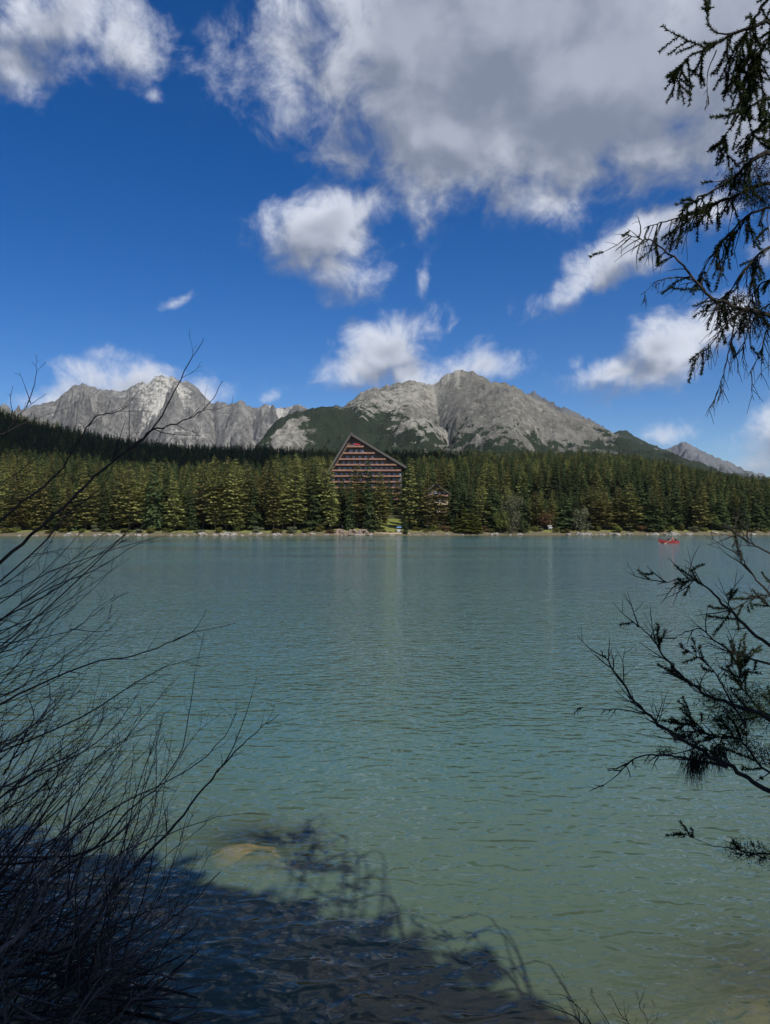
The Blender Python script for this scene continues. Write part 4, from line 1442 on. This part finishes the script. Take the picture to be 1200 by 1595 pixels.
for i, (xk, rz_, legs, shirt, hair, lab) in enumerate([
        (-0.05, -1.57, (.02, .025, .05), (.02, .025, .045), (.02, .015, .01), 'person in dark clothes rowing at the front of the red boat'),
        (0.72, 1.57, (.05, .05, .08), (.62, .12, .05), (.45, .30, .20), 'person in an orange life vest in the middle of the red boat'),
        (1.42, 1.57, (.03, .03, .05), (.05, .05, .08), (.02, .015, .012), 'person in dark clothes seated at the back of the red boat')]):
    a = R(6)
    person('person', *SIT, person_material(f'boat_clothes_{i}', legs, shirt, SKIN, hair, 0.86, 0.22, 0.67), boat.location + Vector((xk * math.cos(a), xk * math.sin(a), 0.40)), rz_ + a, lab, 'people in the red boat')

# ------------------------------------------------------------------ cloud whose shadow lies over the left hill
M_CLOUD = flat_material('cloud_white', (0.8, 0.8, 0.8), 1.0, 0.05, 0.01, 0.0)
cv, cf = [], []
rngc = random.Random(5)
for k in range(26):
    a_, u_ = rngc.uniform(0, 6.28), math.sqrt(rngc.random())
    cc = (math.cos(a_) * 290 * u_, math.sin(a_) * 235 * u_, rngc.uniform(-20, 70))
    rr_ = rngc.uniform(80, 135)
    base_ = len(cv)
    for j in range(9):
        th = math.pi * j / 8
        for q in range(14):
            ph = 2 * math.pi * q / 14
            f_ = rr_ * (1 + rngc.uniform(-.12, .12))
            cv.append((cc[0] + f_ * math.sin(th) * math.cos(ph), cc[1] + f_ * math.sin(th) * math.sin(ph), cc[2] + 0.6 * f_ * math.cos(th)))
    for j in range(8):
        for q in range(14):
            q2 = (q + 1) % 14
            cf.append((base_ + j * 14 + q, base_ + (j + 1) * 14 + q, base_ + (j + 1) * 14 + q2, base_ + j * 14 + q2))
SH = 1500.0
shx, shy = -TO_SUN.x / TO_SUN.z, -TO_SUN.y / TO_SUN.z
o = mesh_obj('cloud', mk_mesh('cloud', cv, cf, M_CLOUD, True), None, (-330 - shx * SH, 755 - shy * SH, SH))
tag(o, 'white cumulus cloud overhead casting its shadow on the left hill', kind='structure')

# ------------------------------------------------------------------ near bank: bare shrub, brushwood, spruces
def smooth_line(pts, n=4):
    pts = [Vector(p) for p in pts]
    if len(pts) < 3:
        return [pts[0].lerp(pts[-1], k / n) for k in range(n + 1)]
    out_ = []
    q = [pts[0] * 2 - pts[1]] + pts + [pts[-1] * 2 - pts[-2]]
    for i in range(1, len(q) - 2):
        for k in range(n):
            u = k / n
            a, b2, c2, d2 = q[i - 1], q[i], q[i + 1], q[i + 2]
            out_.append(0.5 * ((2 * b2) + (c2 - a) * u + (2 * a - 5 * b2 + 4 * c2 - d2) * u * u + (3 * b2 - a - 3 * c2 + d2) * u ** 3))
    out_.append(pts[-1])
    return out_


def twigs_on(mb, line, r0, r1, rg, n, len0, lift, levels=1, tmin=0.2, spread=(22, 55), sides=4, flat=0.6):
    N = len(line) - 1
    for _ in range(n):
        u = rg.uniform(tmin, 0.97)
        i = min(int(u * N), N - 1)
        p0 = line[i].lerp(line[i + 1], u * N - i)
        tg = (line[i + 1] - line[i]).normalized()
        axis = Vector((rg.gauss(0, flat), -1.0 if rg.random() < .5 else 1.0, rg.gauss(0, flat))).normalized()
        d = tg.copy()
        d.rotate(Matrix.Rotation(R(rg.uniform(*spread)), 3, axis))
        d = (d + Vector((0, 0, lift))).normalized()
        L = len0 * rg.uniform(0.45, 1.2) * (1.1 - 0.6 * u)
        k = 5
        pp = [p0]
        bend = Vector((rg.gauss(0, .12), rg.gauss(0, .12), rg.gauss(0.03, .10)))
        for j in range(k):
            d = (d + bend * 0.5 + Vector((rg.gauss(0, .10), rg.gauss(0, .10), rg.gauss(0, .10)))).normalized()
            pp.append(pp[-1] + d * L / k)
        ra = (r0 + (r1 - r0) * u) * 0.55
        mb.tube(pp, [max(ra * (1 - .75 * j / k), 0.0011) for j in range(k + 1)], sides)
        if levels > 1:
            twigs_on(mb, pp, ra, ra * .3, rg, rg.randint(1, 3), L * 0.55, lift, levels - 1, 0.15, spread, 3, flat)


shrub = empty('bare_shrub', (-4.3, 5.2, float(ground_z(-4.3, 5.2))))
tag(shrub, 'leafless dark shrub with arching twigs leaning over the water on the left', 'shrub')


def child_mesh(name, mb, mat, parent):
    o = mb.obj(name, mat, parent)
    o.matrix_parent_inverse = Matrix.Translation(parent.location).inverted()
    return o


# stems read off the photograph: pixel track, depth at start and end, base radius, twig count, twig length
STEMS = [
    ([(-60, 870), (0, 812), (45, 775), (90, 737), (120, 690), (147, 650), (170, 644), (192, 637), (212, 616)], 5.2, 5.6, .016, 7, .40),
    ([(-90, 960), (20, 860), (66, 820), (110, 780), (160, 733), (207, 697), (237, 670), (267, 663), (300, 647), (327, 627), (345, 593)], 5.0, 5.4, .020, 8, .45),
    ([(207, 697), (237, 669), (257, 637), (287, 577), (308, 541), (317, 525)], 5.25, 5.3, .011, 2, .22),
    ([(-80, 980), (57, 857), (110, 797), (160, 757), (177, 713), (190, 667)], 5.5, 5.9, .012, 6, .40),
    ([(-40, 730), (0, 685), (23, 653), (50, 627), (72, 612)], 5.6, 5.8, .010, 3, .22),
    ([(40, 634), (50, 606), (55, 573), (48, 563)], 5.7, 5.7, .006, 2, .12),
    ([(47, 628), (37, 600), (29, 580)], 5.7, 5.75, .005, 1, .1),
    ([(22, 655), (15, 622), (19, 600)], 5.65, 5.7, .005, 1, .1),
    ([(-30, 790), (27, 737), (70, 700), (100, 660)], 5.9, 6.2, .008, 5, .3),
    ([(-60, 720), (10, 672), (60, 650), (112, 632)], 6.0, 6.2, .008, 3, .2),
    ([(60, 960), (167, 860), (207, 817), (233, 780), (257, 760)], 5.6, 6.0, .010, 4, .3),
    ([(50, 930), (140, 872), (230, 812), (280, 793), (320, 763)], 6.2, 6.5, .008, 4, .3),
    ([(-40, 1000), (60, 925), (150, 887), (215, 848), (293, 825)], 6.0, 6.3, .012, 5, .3),
    ([(-60, 975), (0, 941), (73, 893), (185, 854), (245, 836)], 5.8, 6.1, .012, 6, .35),
    ([(-60, 1000), (0, 966), (97, 912), (160, 864), (200, 838)], 5.4, 5.8, .014, 6, .4),
    ([(-60, 1010), (0, 1000), (49, 997), (121, 978), (155, 944), (202, 922)], 5.5, 5.8, .009, 4, .25),
    ([(110, 980), (165, 983), (184, 971)], 5.6, 5.7, .005, 1, .1),
    ([(-80, 1130), (0, 1097), (58, 1068), (136, 1034), (214, 1019), (272, 997), (301, 985), (367, 972)], 5.2, 5.8, .015, 6, .30),
    ([(272, 998), (301, 983), (314, 966), (323, 949)], 5.6, 5.6, .006, 0, .1),
    ([(-60, 1200), (0, 1170), (97, 1131), (160, 1097), (228, 1053), (272, 1034), (330, 1020)], 5.3, 5.9, .015, 8, .35),
    ([(120, 1330), (200, 1262), (253, 1218), (287, 1160), (301, 1073), (318, 985)], 5.6, 6.0, .014, 3, .25),
    ([(60, 1340), (130, 1290), (194, 1248), (292, 1199), (350, 1146), (374, 1097)], 5.5, 6.2, .016, 6, .35),
    ([(90, 1480), (190, 1370), (262, 1296), (311, 1238), (350, 1189), (389, 1150), (437, 1109)], 5.4, 6.2, .024, 9, .35),
    ([(340, 1200), (360, 1172), (384, 1112), (401, 1053)], 6.0, 6.2, .010, 2, .2),
    ([(20, 1640), (108, 1585), (185, 1515), (227, 1478), (265, 1430), (300, 1403), (345, 1350)], 5.0, 5.8, .032, 7, .35),
    ([(-70, 1560), (0, 1486), (49, 1427), (78, 1364), (102, 1282), (121, 1214)], 4.6, 5.0, .034, 8, .35),
    ([(-20, 1480), (90, 1400), (200, 1320), (280, 1290), (340, 1270), (400, 1262)], 5.3, 6.0, .014, 7, .3),
    ([(100, 1560), (220, 1470), (300, 1420), (341, 1402)], 5.2, 5.6, .012, 5, .25),
    ([(120, 1600), (230, 1535), (290, 1500), (345, 1480)], 5.0, 5.3, .020, 7, .25),
    ([(0, 1400), (130, 1340), (240, 1240), (300, 1150), (345, 1110)], 5.7, 6.2, .012, 9, .35),
]
rng = random.Random(77)
for i, (track, d0, d1, r0, nt_, tl) in enumerate(STEMS):
    r0 *= 0.70
    n = len(track)
    pts = [P(x, y, d0 + (d1 - d0) * k / (n - 1) + rng.uniform(-.05, .05)) for k, (x, y) in enumerate(track)]
    if i not in (2, 5, 6, 7, 16, 18, 23):
        root = Vector((-4.3 + rng.uniform(-.4, .4), 5.2 + rng.uniform(-.4, .4), 0))
        root.z = float(ground_z(root.x, root.y)) - 0.05
        pts = [root, root.lerp(pts[0], 0.55) + Vector((-.12, 0, .18))] + pts
        rr = r0 * 1.05
    else:
        rr = r0
    line = smooth_line(pts, 4)
    jit = r0 * 0.35
    line = [p_ + Vector((rng.gauss(0, jit), rng.gauss(0, jit), rng.gauss(0, jit))) for p_ in line]
    N = len(line)
    mb = MB()
    mb.tube(line, [max(rr * (1 - 0.86 * k / (N - 1)), 0.0016) for k in range(N)], 6)
    twigs_on(mb, line, r0, r0 * .2, rng, nt_, tl, 0.10, 2, 0.35)
    child_mesh('stem', mb, M_TWIG if i < 24 else M_DRY, shrub)
# thicket of upright stems in the lower left
for i in range(84):
    bx, by = rng.uniform(-70, 210), rng.uniform(1330, 1600)
    if i % 3 == 0:
        bx, by = rng.uniform(-60, 60), rng.uniform(1150, 1400)
    ang = R(rng.gauss(56, 13))
    L = rng.uniform(180, 420)
    d0 = rng.uniform(4.9, 6.3)
    tx, ty = bx + math.cos(ang) * L, by - math.sin(ang) * L
    if ty < 1040:
        ty = 1040 + rng.uniform(0, 60)
    if tx > 330 - (1300 - ty) * 0.2:
        tx = 330 - (1300 - ty) * 0.2 - rng.uniform(0, 50)
    cx2, cy2 = (bx + tx) / 2 + rng.gauss(0, 22), (by + ty) / 2 + rng.gauss(8, 18)
    pts = [P(bx, by, d0), P(cx2, cy2, d0 + .2), P(tx, ty, d0 + .45)]
    pts = [pts[0] + (pts[0] - pts[1]) * 0.5] + pts
    line = smooth_line(pts, 6)
    N = len(line)
    r0 = rng.uniform(.005, .013)
    jit = r0 * 0.5
    line = [p_ + Vector((rng.gauss(0, jit), rng.gauss(0, jit), rng.gauss(0, jit))) for p_ in line]
    mb = MB()
    mb.tube(line, [max(r0 * (1 - 0.85 * k / (N - 1)), 0.0014) for k in range(N)], 5)
    twigs_on(mb, line, r0, r0 * .25, rng, rng.randint(7, 14), .34, 0.16, 2, 0.2)
    child_mesh('stem', mb, M_TWIG if i % 4 else M_DRY, shrub)

for i in range(70):
    bx, by = rng.uniform(-70, 190), rng.uniform(1420, 1625)
    ang = R(rng.gauss(48, 16))
    L = rng.uniform(120, 270)
    d0 = rng.uniform(4.9, 6.0)
    tx, ty = bx + math.cos(ang) * L, by - math.sin(ang) * L
    pts = [P(bx - (tx - bx) * .3, by + (by - ty) * .3, d0 - .1), P(bx, by, d0), P((bx + tx) / 2 + rng.gauss(0, 20), (by + ty) / 2 + rng.gauss(6, 16), d0 + .15), P(tx, ty, d0 + .35)]
    line = smooth_line(pts, 5)
    N = len(line)
    r0 = rng.uniform(.004, .009)
    line = [p_ + Vector((rng.gauss(0, .004), rng.gauss(0, .004), rng.gauss(0, .004))) for p_ in line]
    mb = MB()
    mb.tube(line, [max(r0 * (1 - 0.85 * k / (N - 1)), 0.0014) for k in range(N)], 5)
    twigs_on(mb, line, r0, r0 * .25, rng, rng.randint(8, 14), .26, 0.10, 2, 0.15)
    child_mesh('stem', mb, M_DRY if i % 3 == 0 else M_TWIG, shrub)

# twigs fanning out from the left edge at mid height
for i in range(30):
    bx, by = rng.uniform(-90, -40), rng.uniform(900, 1240)
    ang = R(rng.gauss(36, 10))
    L = rng.uniform(170, 330)
    d0 = rng.uniform(5.2, 6.3)
    tx, ty = bx + math.cos(ang) * L, by - math.sin(ang) * L
    root = Vector((-4.3 + rng.uniform(-.4, .4), 5.2 + rng.uniform(-.4, .4), 0))
    root.z = float(ground_z(root.x, root.y)) - 0.05
    p0 = P(bx, by, d0)
    pts = [root, root.lerp(p0, .55) + Vector((-.12, 0, .12)), p0, P((bx + tx) / 2 + rng.gauss(0, 14), (by + ty) / 2 + rng.gauss(8, 12), d0 + .15), P(tx, ty, d0 + .3)]
    line = smooth_line(pts, 5)
    N = len(line)
    r0 = rng.uniform(.005, .010)
    line = [p_ + Vector((rng.gauss(0, .004), rng.gauss(0, .004), rng.gauss(0, .004))) for p_ in line]
    mb = MB()
    mb.tube(line, [max(r0 * (1.1 - 0.95 * k / (N - 1)), 0.0014) for k in range(N)], 5)
    twigs_on(mb, line, r0, r0 * .25, rng, rng.randint(7, 12), .30, 0.10, 2, 0.4)
    child_mesh('stem', mb, M_TWIG, shrub)

# brushwood washed up at the foot of the shrub: single sticks
brush = empty('brushwood_pile', (-3.2, 6.0, 0.0))
tag(brush, 'heap of dead grey sticks lying at the waterline in the lower left corner', 'brushwood')
for i in range(190):
    px, py = rng.uniform(-60, 250), rng.uniform(1330, 1610)
    if py < 1330 + px * 0.75:
        py = min(1610, 1330 + px * 0.75 + rng.uniform(0, 90))
    d0 = 4 * FPX / (py - HY) * rng.uniform(0.86, 0.98)
    c = P(px, py, d0)
    an = R(rng.choice((rng.gauss(12, 14), rng.gauss(35, 18), rng.gauss(-10, 15))))
    L = rng.uniform(.25, .95)
    dv_ = Vector((math.cos(an), rng.gauss(0, .35), math.sin(an) * .7)).normalized()
    pts = [c - dv_ * L * .5, c + Vector((rng.gauss(0, .02), rng.gauss(0, .02), rng.gauss(0, .02))), c + dv_ * L * .5]
    line = smooth_line(pts, 3)
    r0 = rng.choice((.004, .005, .007, .010, .016))
    mb = MB()
    mb.tube(line, [r0 * (1 - .6 * k / (len(line) - 1)) for k in range(len(line))], 5)
    twigs_on(mb, line, r0, r0 * .4, rng, rng.randint(0, 3), .2, 0.05, 1, 0.2)
    child_mesh('stick', mb, M_DRY if i % 3 else M_TWIG, brush)

# ------------------------------------------------------------------ spruce standing just outside the right edge
def needles_on(mb, line, rg, density, ln, width=0.0016, droop=0.0, t0=0.0):
    N = len(line) - 1
    for i in range(N):
        if (i + 1) / N < t0:
            continue
        a, b2 = line[i], line[i + 1]
        seg = b2 - a
        if seg.length < 1e-6:
            continue
        tg = seg.normalized()
        u = tg.cross(Vector((.2, .3, .93))).normalized()
        v = tg.cross(u)
        for _ in range(max(1, int(seg.length * density))):
            p_ = a.lerp(b2, rg.random())
            an = rg.uniform(0, 6.283)
            d = (tg * rg.uniform(.35, .9) + (u * math.cos(an) + v * math.sin(an)) + Vector((0, 0, -droop))).normalized()
            wv = d.cross(Vector((rg.random() - .5, rg.random() - .5, rg.random() - .5))).normalized() * width
            mb.tri(p_ - wv, p_ + wv, p_ + d * ln * rg.uniform(.6, 1.15))


TR = (2.55, -0.1)
near_spruce = empty('spruce_tree', (TR[0], TR[1], float(ground_z(*TR))))
tag(near_spruce, 'near spruce reaching half bare lichen hung branches in from the right edge', 'tree')
tk = MB()
tk.tube([(0, 0, -.4), (0, 0, 3), (0.05, 0, 6), (0.1, 0, 9.9)], [.20, .17, .10, .015], 9)
tk.obj('trunk', M_BARK, near_spruce)

# branch tracks: pixels, depth start/end, radius, twig count, twig length, needled share, droop
BR = [
    ([(1300, -20), (1200, 24), (1149, 44), (1113, 64), (1080, 82), (1058, 104)], 4.2, 4.5, .014, 10, .24, 1.0, -.25),
    ([(1149, 44), (1120, 42), (1108, 24), (1110, 4)], 4.35, 4.4, .006, 3, .10, 1.0, 0),
    ([(1320, -120), (1230, -40), (1180, 20), (1160, 70), (1150, 120)], 4.3, 4.5, .014, 14, .28, 1.0, -.35),
    ([(1320, -60), (1240, 0), (1200, 60), (1180, 100), (1160, 130)], 4.5, 4.6, .014, 14, .28, 1.0, -.35),
    ([(1122, 70), (1108, 105), (1107, 135), (1110, 157)], 4.4, 4.4, .004, 3, .06, .0, -.2),
    ([(1300, 90), (1200, 145), (1161, 169), (1141, 197), (1122, 221)], 4.2, 4.4, .010, 9, .16, 1.0, -.3),
    ([(1320, 150), (1230, 170), (1190, 190), (1172, 225)], 4.4, 4.5, .008, 8, .16, 1.0, -.35),
    ([(1330, 190), (1200, 233), (1169, 253), (1149, 273), (1100, 301), (1076, 315)], 4.1, 4.4, .018, 14, .20, .6, -.35),
    ([(1330, 240), (1200, 280), (1150, 300), (1112, 317), (1072, 333), (1040, 341), (1004, 353)], 4.3, 4.6, .014, 16, .22, .25, -.55),
    ([(1340, 540), (1200, 490), (1153, 478), (1112, 462), (1088, 438), (1060, 406), (1020, 373), (980, 363)], 4.0, 4.5, .016, 22, .20, .10, -.28),
    ([(1088, 436), (1060, 430), (1028, 436), (1000, 458)], 4.3, 4.35, .005, 6, .08, .0, -.35),
    ([(1330, 300), (1200, 320), (1150, 350), (1110, 400), (1090, 430)], 4.3, 4.6, .012, 18, .22, .4, -.55),
    ([(1330, 360), (1210, 380), (1170, 410), (1140, 450), (1120, 470)], 4.5, 4.7, .012, 18, .22, .5, -.55),
    ([(1330, 430), (1220, 430), (1180, 450), (1160, 500)], 4.2, 4.4, .010, 14, .20, .4, -.5),
    ([(1180, 486), (1153, 484), (1141, 530), (1129, 582), (1114, 626)], 4.1, 4.2, .007, 8, .10, .05, -.5),
    ([(1160, 482), (1133, 502), (1108, 538), (1080, 562)], 4.1, 4.2, .006, 7, .12, .15, -.5),
    ([(1330, 540), (1210, 510), (1190, 540), (1170, 580)], 4.1, 4.2, .008, 8, .16, .1, -.5),
    ([(1300, 470), (1210, 470), (1175, 500), (1160, 540), (1140, 560)], 4.4, 4.5, .008, 10, .16, .1, -.5),
    # lower group
    ([(1330, 930), (1200, 861), (1171, 847), (1144, 830), (1128, 818)], 4.6, 4.8, .009, 6, .20, .0, .2),
    ([(1330, 1010), (1200, 925), (1171, 894), (1150, 864), (1139, 850)], 4.5, 4.7, .010, 8, .20, .15, .1),
    ([(1330, 1100), (1200, 1006), (1157, 972), (1117, 932), (1093, 910), (1062, 901), (1025, 910)], 4.2, 4.5, .013, 10, .22, .25, .0),
    ([(1330, 1080), (1200, 1035), (1150, 1020), (1110, 996), (1090, 979), (1062, 986), (1046, 998)], 4.3, 4.6, .009, 8, .18, .05, .1),
    ([(1330, 980), (1210, 950), (1180, 930), (1150, 945), (1120, 960)], 4.6, 4.7, .008, 10, .20, .35, .0),
    ([(1340, 1200), (1200, 1120), (1137, 1094), (1103, 1084), (1069, 1060), (1035, 1027), (1012, 989), (990, 974)], 4.1, 4.5, .016, 16, .20, .12, .15),
    ([(1340, 1320), (1200, 1235), (1157, 1206), (1103, 1175), (1052, 1145), (1012, 1115), (974, 1071), (947, 1030), (934, 1013)], 4.0, 4.5, .018, 14, .20, .05, .15),
    ([(1012, 1115), (1002, 1110), (968, 1104), (935, 1103), (900, 1100)], 4.35, 4.4, .006, 4, .08, .0, .0),
    ([(1130, 1192), (1103, 1186), (1062, 1179), (1029, 1174), (988, 1179), (961, 1203), (934, 1225)], 4.15, 4.4, .010, 8, .10, .0, -.1),
    ([(1160, 1130), (1134, 1087), (1117, 1054), (1096, 1030), (1066, 1010)], 4.2, 4.4, .007, 7, .10, .35, .1),
    ([(1340, 1290), (1200, 1205), (1150, 1150), (1110, 1145), (1070, 1125)], 4.2, 4.4, .010, 16, .16, .7, .0),
    ([(1330, 1170), (1210, 1120), (1170, 1090), (1150, 1060), (1160, 1030)], 4.5, 4.6, .010, 14, .18, .5, .1),
    ([(1340, 1350), (1200, 1327), (1171, 1326), (1137, 1318), (1103, 1313), (1054, 1291)], 4.2, 4.4, .008, 7, .09, .5, .05),
]
rng = random.Random(99)
TP = Vector((TR[0], TR[1], 0))
for i, (track, d0, d1, r0, nt_, tl, needled, lift) in enumerate(BR):
    n = len(track)
    pts = [P(x, y, d0 + (d1 - d0) * k / (n - 1) + rng.uniform(-.03, .03)) for k, (x, y) in enumerate(track)]
    if track[0][0] >= 1230:
        pts = [Vector((TR[0] - .05, TR[1], pts[0].z + (pts[0].z - pts[1].z) * 0.7))] + pts
    line = smooth_line(pts, 5)
    jit = r0 * 0.3
    line = [p_ + Vector((rng.gauss(0, jit), rng.gauss(0, jit), rng.gauss(0, jit))) for p_ in line]
    N = len(line)
    mb = MB()
    mb.tube(line, [max(r0 * (1 - 0.85 * k / (N - 1)), 0.0014) for k in range(N)], 6)
    start = len(mb.v)
    twlines = []
    # twigs, remembered so that needles can follow them
    for _ in range(int(nt_ * 1.6)):
        u = rng.uniform(0.30, 0.99)
        j = min(int(u * (N - 1)), N - 2)
        p0 = line[j].lerp(line[j + 1], u * (N - 1) - j)
        tg = (line[j + 1] - line[j]).normalized()
        d = tg.copy()
        d.rotate(Matrix.Rotation(R(rng.choice((-1, 1)) * rng.uniform(25, 70)), 3, Vector((rng.gauss(0, .5), 1, rng.gauss(0, .5))).normalized()))
        d = (d + Vector((0, 0, lift * 1.6))).normalized()
        L = tl * rng.uniform(.4, 1.25)
        pp = [p0]
        for q in range(5):
            d = (d + Vector((rng.gauss(0, .12), rng.gauss(0, .12), rng.gauss(0, .10) + lift * .18))).normalized()
            pp.append(pp[-1] + d * L / 5)
        mb.tube(pp, [max(min(r0 * .42, .0042) * (1 - .14 * q), 0.0012) for q in range(6)], 4)
        twlines.append(pp)
        for _k in range(rng.randint(1, 3)):
            u2 = rng.uniform(.2, .9)
            j2 = min(int(u2 * 5), 4)
            d2 = (pp[j2 + 1] - pp[j2]).normalized()
            d2.rotate(Matrix.Rotation(R(rng.choice((-1, 1)) * rng.uniform(30, 60)), 3, Vector((rng.gauss(0, .5), 1, rng.gauss(0, .5))).normalized()))
            q0 = pp[j2]
            pl = [q0, q0 + d2 * L * .2 + Vector((0, 0, lift * .03)), q0 + d2 * L * .4 + Vector((0, 0, lift * .09))]
            mb.tube(pl, [.0022, .0016, .0010], 3)
            twlines.append(pl)
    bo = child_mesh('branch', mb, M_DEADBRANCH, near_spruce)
    nm = MB()
    for pl in twlines:
        if rng.random() < needled:
            needles_on(nm, smooth_line(pl, 3), rng, 900, .021, .0032)
    if needled > .9:
        needles_on(nm, line, rng, 900, .022, .0032, t0=.3)
    if nm.v:
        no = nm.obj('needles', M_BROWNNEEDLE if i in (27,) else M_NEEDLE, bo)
        no['kind'] = 'stuff'
# clumps of lichen and dense shoots
CL = [(1085, 1172, 4.2, .08, .12, 1.0), (1078, 1185, 4.2, .045, .15, 1.2), (1117, 1165, 4.25, .06, .14, 1.0), (1150, 1105, 4.3, .16, .06, .2), (1130, 1120, 4.3, .12, .06, .2), (1110, 1088, 4.3, .09, .05, .1), (1170, 1080, 4.4, .12, .05, .1), (1190, 1110, 4.3, .14, .06, .2),
      (1145, 1150, 4.3, .10, .06, .3), (1180, 1170, 4.3, .10, .06, .3), (1185, 1325, 4.25, .10, .04, .1), (1145, 1320, 4.3, .08, .035, .1), (1060, 1140, 4.3, .07, .05, .3), (1035, 1168, 4.3, .05, .03, .2),
      (1185, 262, 4.3, .14, .06, .3), (1165, 300, 4.3, .12, .06, .4), (1150, 275, 4.3, .09, .05, .3), (1190, 300, 4.3, .12, .06, .3), (1170, 485, 4.1, .10, .05, .4), (1195, 500, 4.1, .12, .05, .4), (1155, 465, 4.2, .07, .04, .3)]
for (px, py, d, rad, ln, dr) in CL:
    c = P(px, py, d)
    nm = MB()
    for _ in range(int(340 * (rad / .1) ** 1.3)):
        p_ = c + Vector((rng.gauss(0, rad * .5), rng.gauss(0, rad * .4), rng.gauss(0, rad * .32)))
        dd_ = Vector((rng.gauss(0, .6), rng.gauss(0, .6), rng.gauss(0, .5) - dr * 2)).normalized()
        wv = dd_.cross(Vector((rng.random() - .5, rng.random() - .5, rng.random() - .5))).normalized() * .002
        L = ln * rng.uniform(.5, 1.2)
        nm.tri(p_ - wv, p_ + wv, p_ + dd_ * L)
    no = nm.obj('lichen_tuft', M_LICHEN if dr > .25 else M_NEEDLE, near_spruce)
    no.matrix_parent_inverse = Matrix.Translation(near_spruce.location).inverted()
    no['kind'] = 'stuff'

# small bare twigs at the bottom right
e = empty('bare_twigs', P(945, 1700, 5.6))
tag(e, 'sparse bare twigs rising from the bottom edge right of centre', 'shrub')
for (track, r0, nt_) in [([(960, 1680), (905, 1588), (870, 1566), (828, 1552)], .007, 2), ([(950, 1680), (905, 1600), (895, 1560), (868, 1520)], .006, 3), ([(955, 1680), (920, 1590), (880, 1545), (850, 1541)], .005, 2),
                         ([(965, 1680), (980, 1600), (962, 1570), (945, 1535)], .006, 4), ([(975, 1680), (1005, 1590), (992, 1560), (1000, 1535)], .005, 3), ([(960, 1680), (950, 1600), (930, 1562), (915, 1538)], .005, 3)]:
    n = len(track)
    line = smooth_line([P(x, y, 5.5 + .06 * k) for k, (x, y) in enumerate(track)], 4)
    mb = MB()
    mb.tube(line, [max(r0 * (1 - .8 * k / (len(line) - 1)), .0014) for k in range(len(line))], 5)
    twigs_on(mb, line, r0, r0 * .3, rng, nt_ + 2, .16, .1, 2, .3)
    child_mesh('stem', mb, M_TWIG, e)

# ------------------------------------------------------------------ spruces behind the viewer whose shade lies on the bank and the nearest water
PROTO['shade'] = []
for sd in (61, 62, 63):
    mb, tk = conifer(sd, 25, 3.6, 30, 10, 0.35, kind='olive', bare=0.45, quads=17)
    PROTO['shade'].append((mb.mesh('shade_crown', M_SPRUCE), tk.mesh('shade_trunk', M_BARK, True), 25))
cr_, tr_, h_ = PROTO['shade'][0]
o = mesh_obj('crown', cr_, near_spruce)
o.scale = (0.43, 0.43, 0.375)
SHADE = [(5.0, -2.4, 11.3, 0.5), (2.2, -1.9, 11.6, 0.62), (0.6, -2.8, 12.4, 0.7), (-1.3, -3.4, 12.6, 0.75), (-4.6, -3.6, 11.5, 0.75), (3.0, -3.2, 13.6, 0.75), (0.8, -4.2, 14.5, 0.8), (-2.0, -5.0, 14.5, 0.8)]
for i, (x, y, hgt, wd) in enumerate(SHADE):
    plant_tree('shade', i, x, y, hgt, i * 1.1, wd * 25 / hgt, f'tall conifer shading the near bank behind the viewer, {ORD(i + 1)} along the bank', 'conifers behind the viewer', name='conifer_tree')

# ------------------------------------------------------------------ thin mountain air
bpy.context.view_layer.update()
zs_ = [(ob.matrix_world @ Vector(c)).z for ob in sc.objects if ob.type == 'MESH' and ob.name != 'cloud' for c in ob.bound_box]
m = MB()
m.box(-7800, 7800, -420, 12500, min(zs_) - 1.0, max(zs_) + 4.0)
mt, t, out = material('air')
pv = t.add('ShaderNodeVolumePrincipled', {'Color': (0.72, 0.84, 1.0, 1), 'Density': HAZE, 'Anisotropy': 0.0})
link(t, pv.outputs[0], out.inputs['Volume'])
hz_o = m.obj('haze', mt)
tag(hz_o, 'thin pale blue air between the viewer and the mountains', kind='stuff')
#@@END
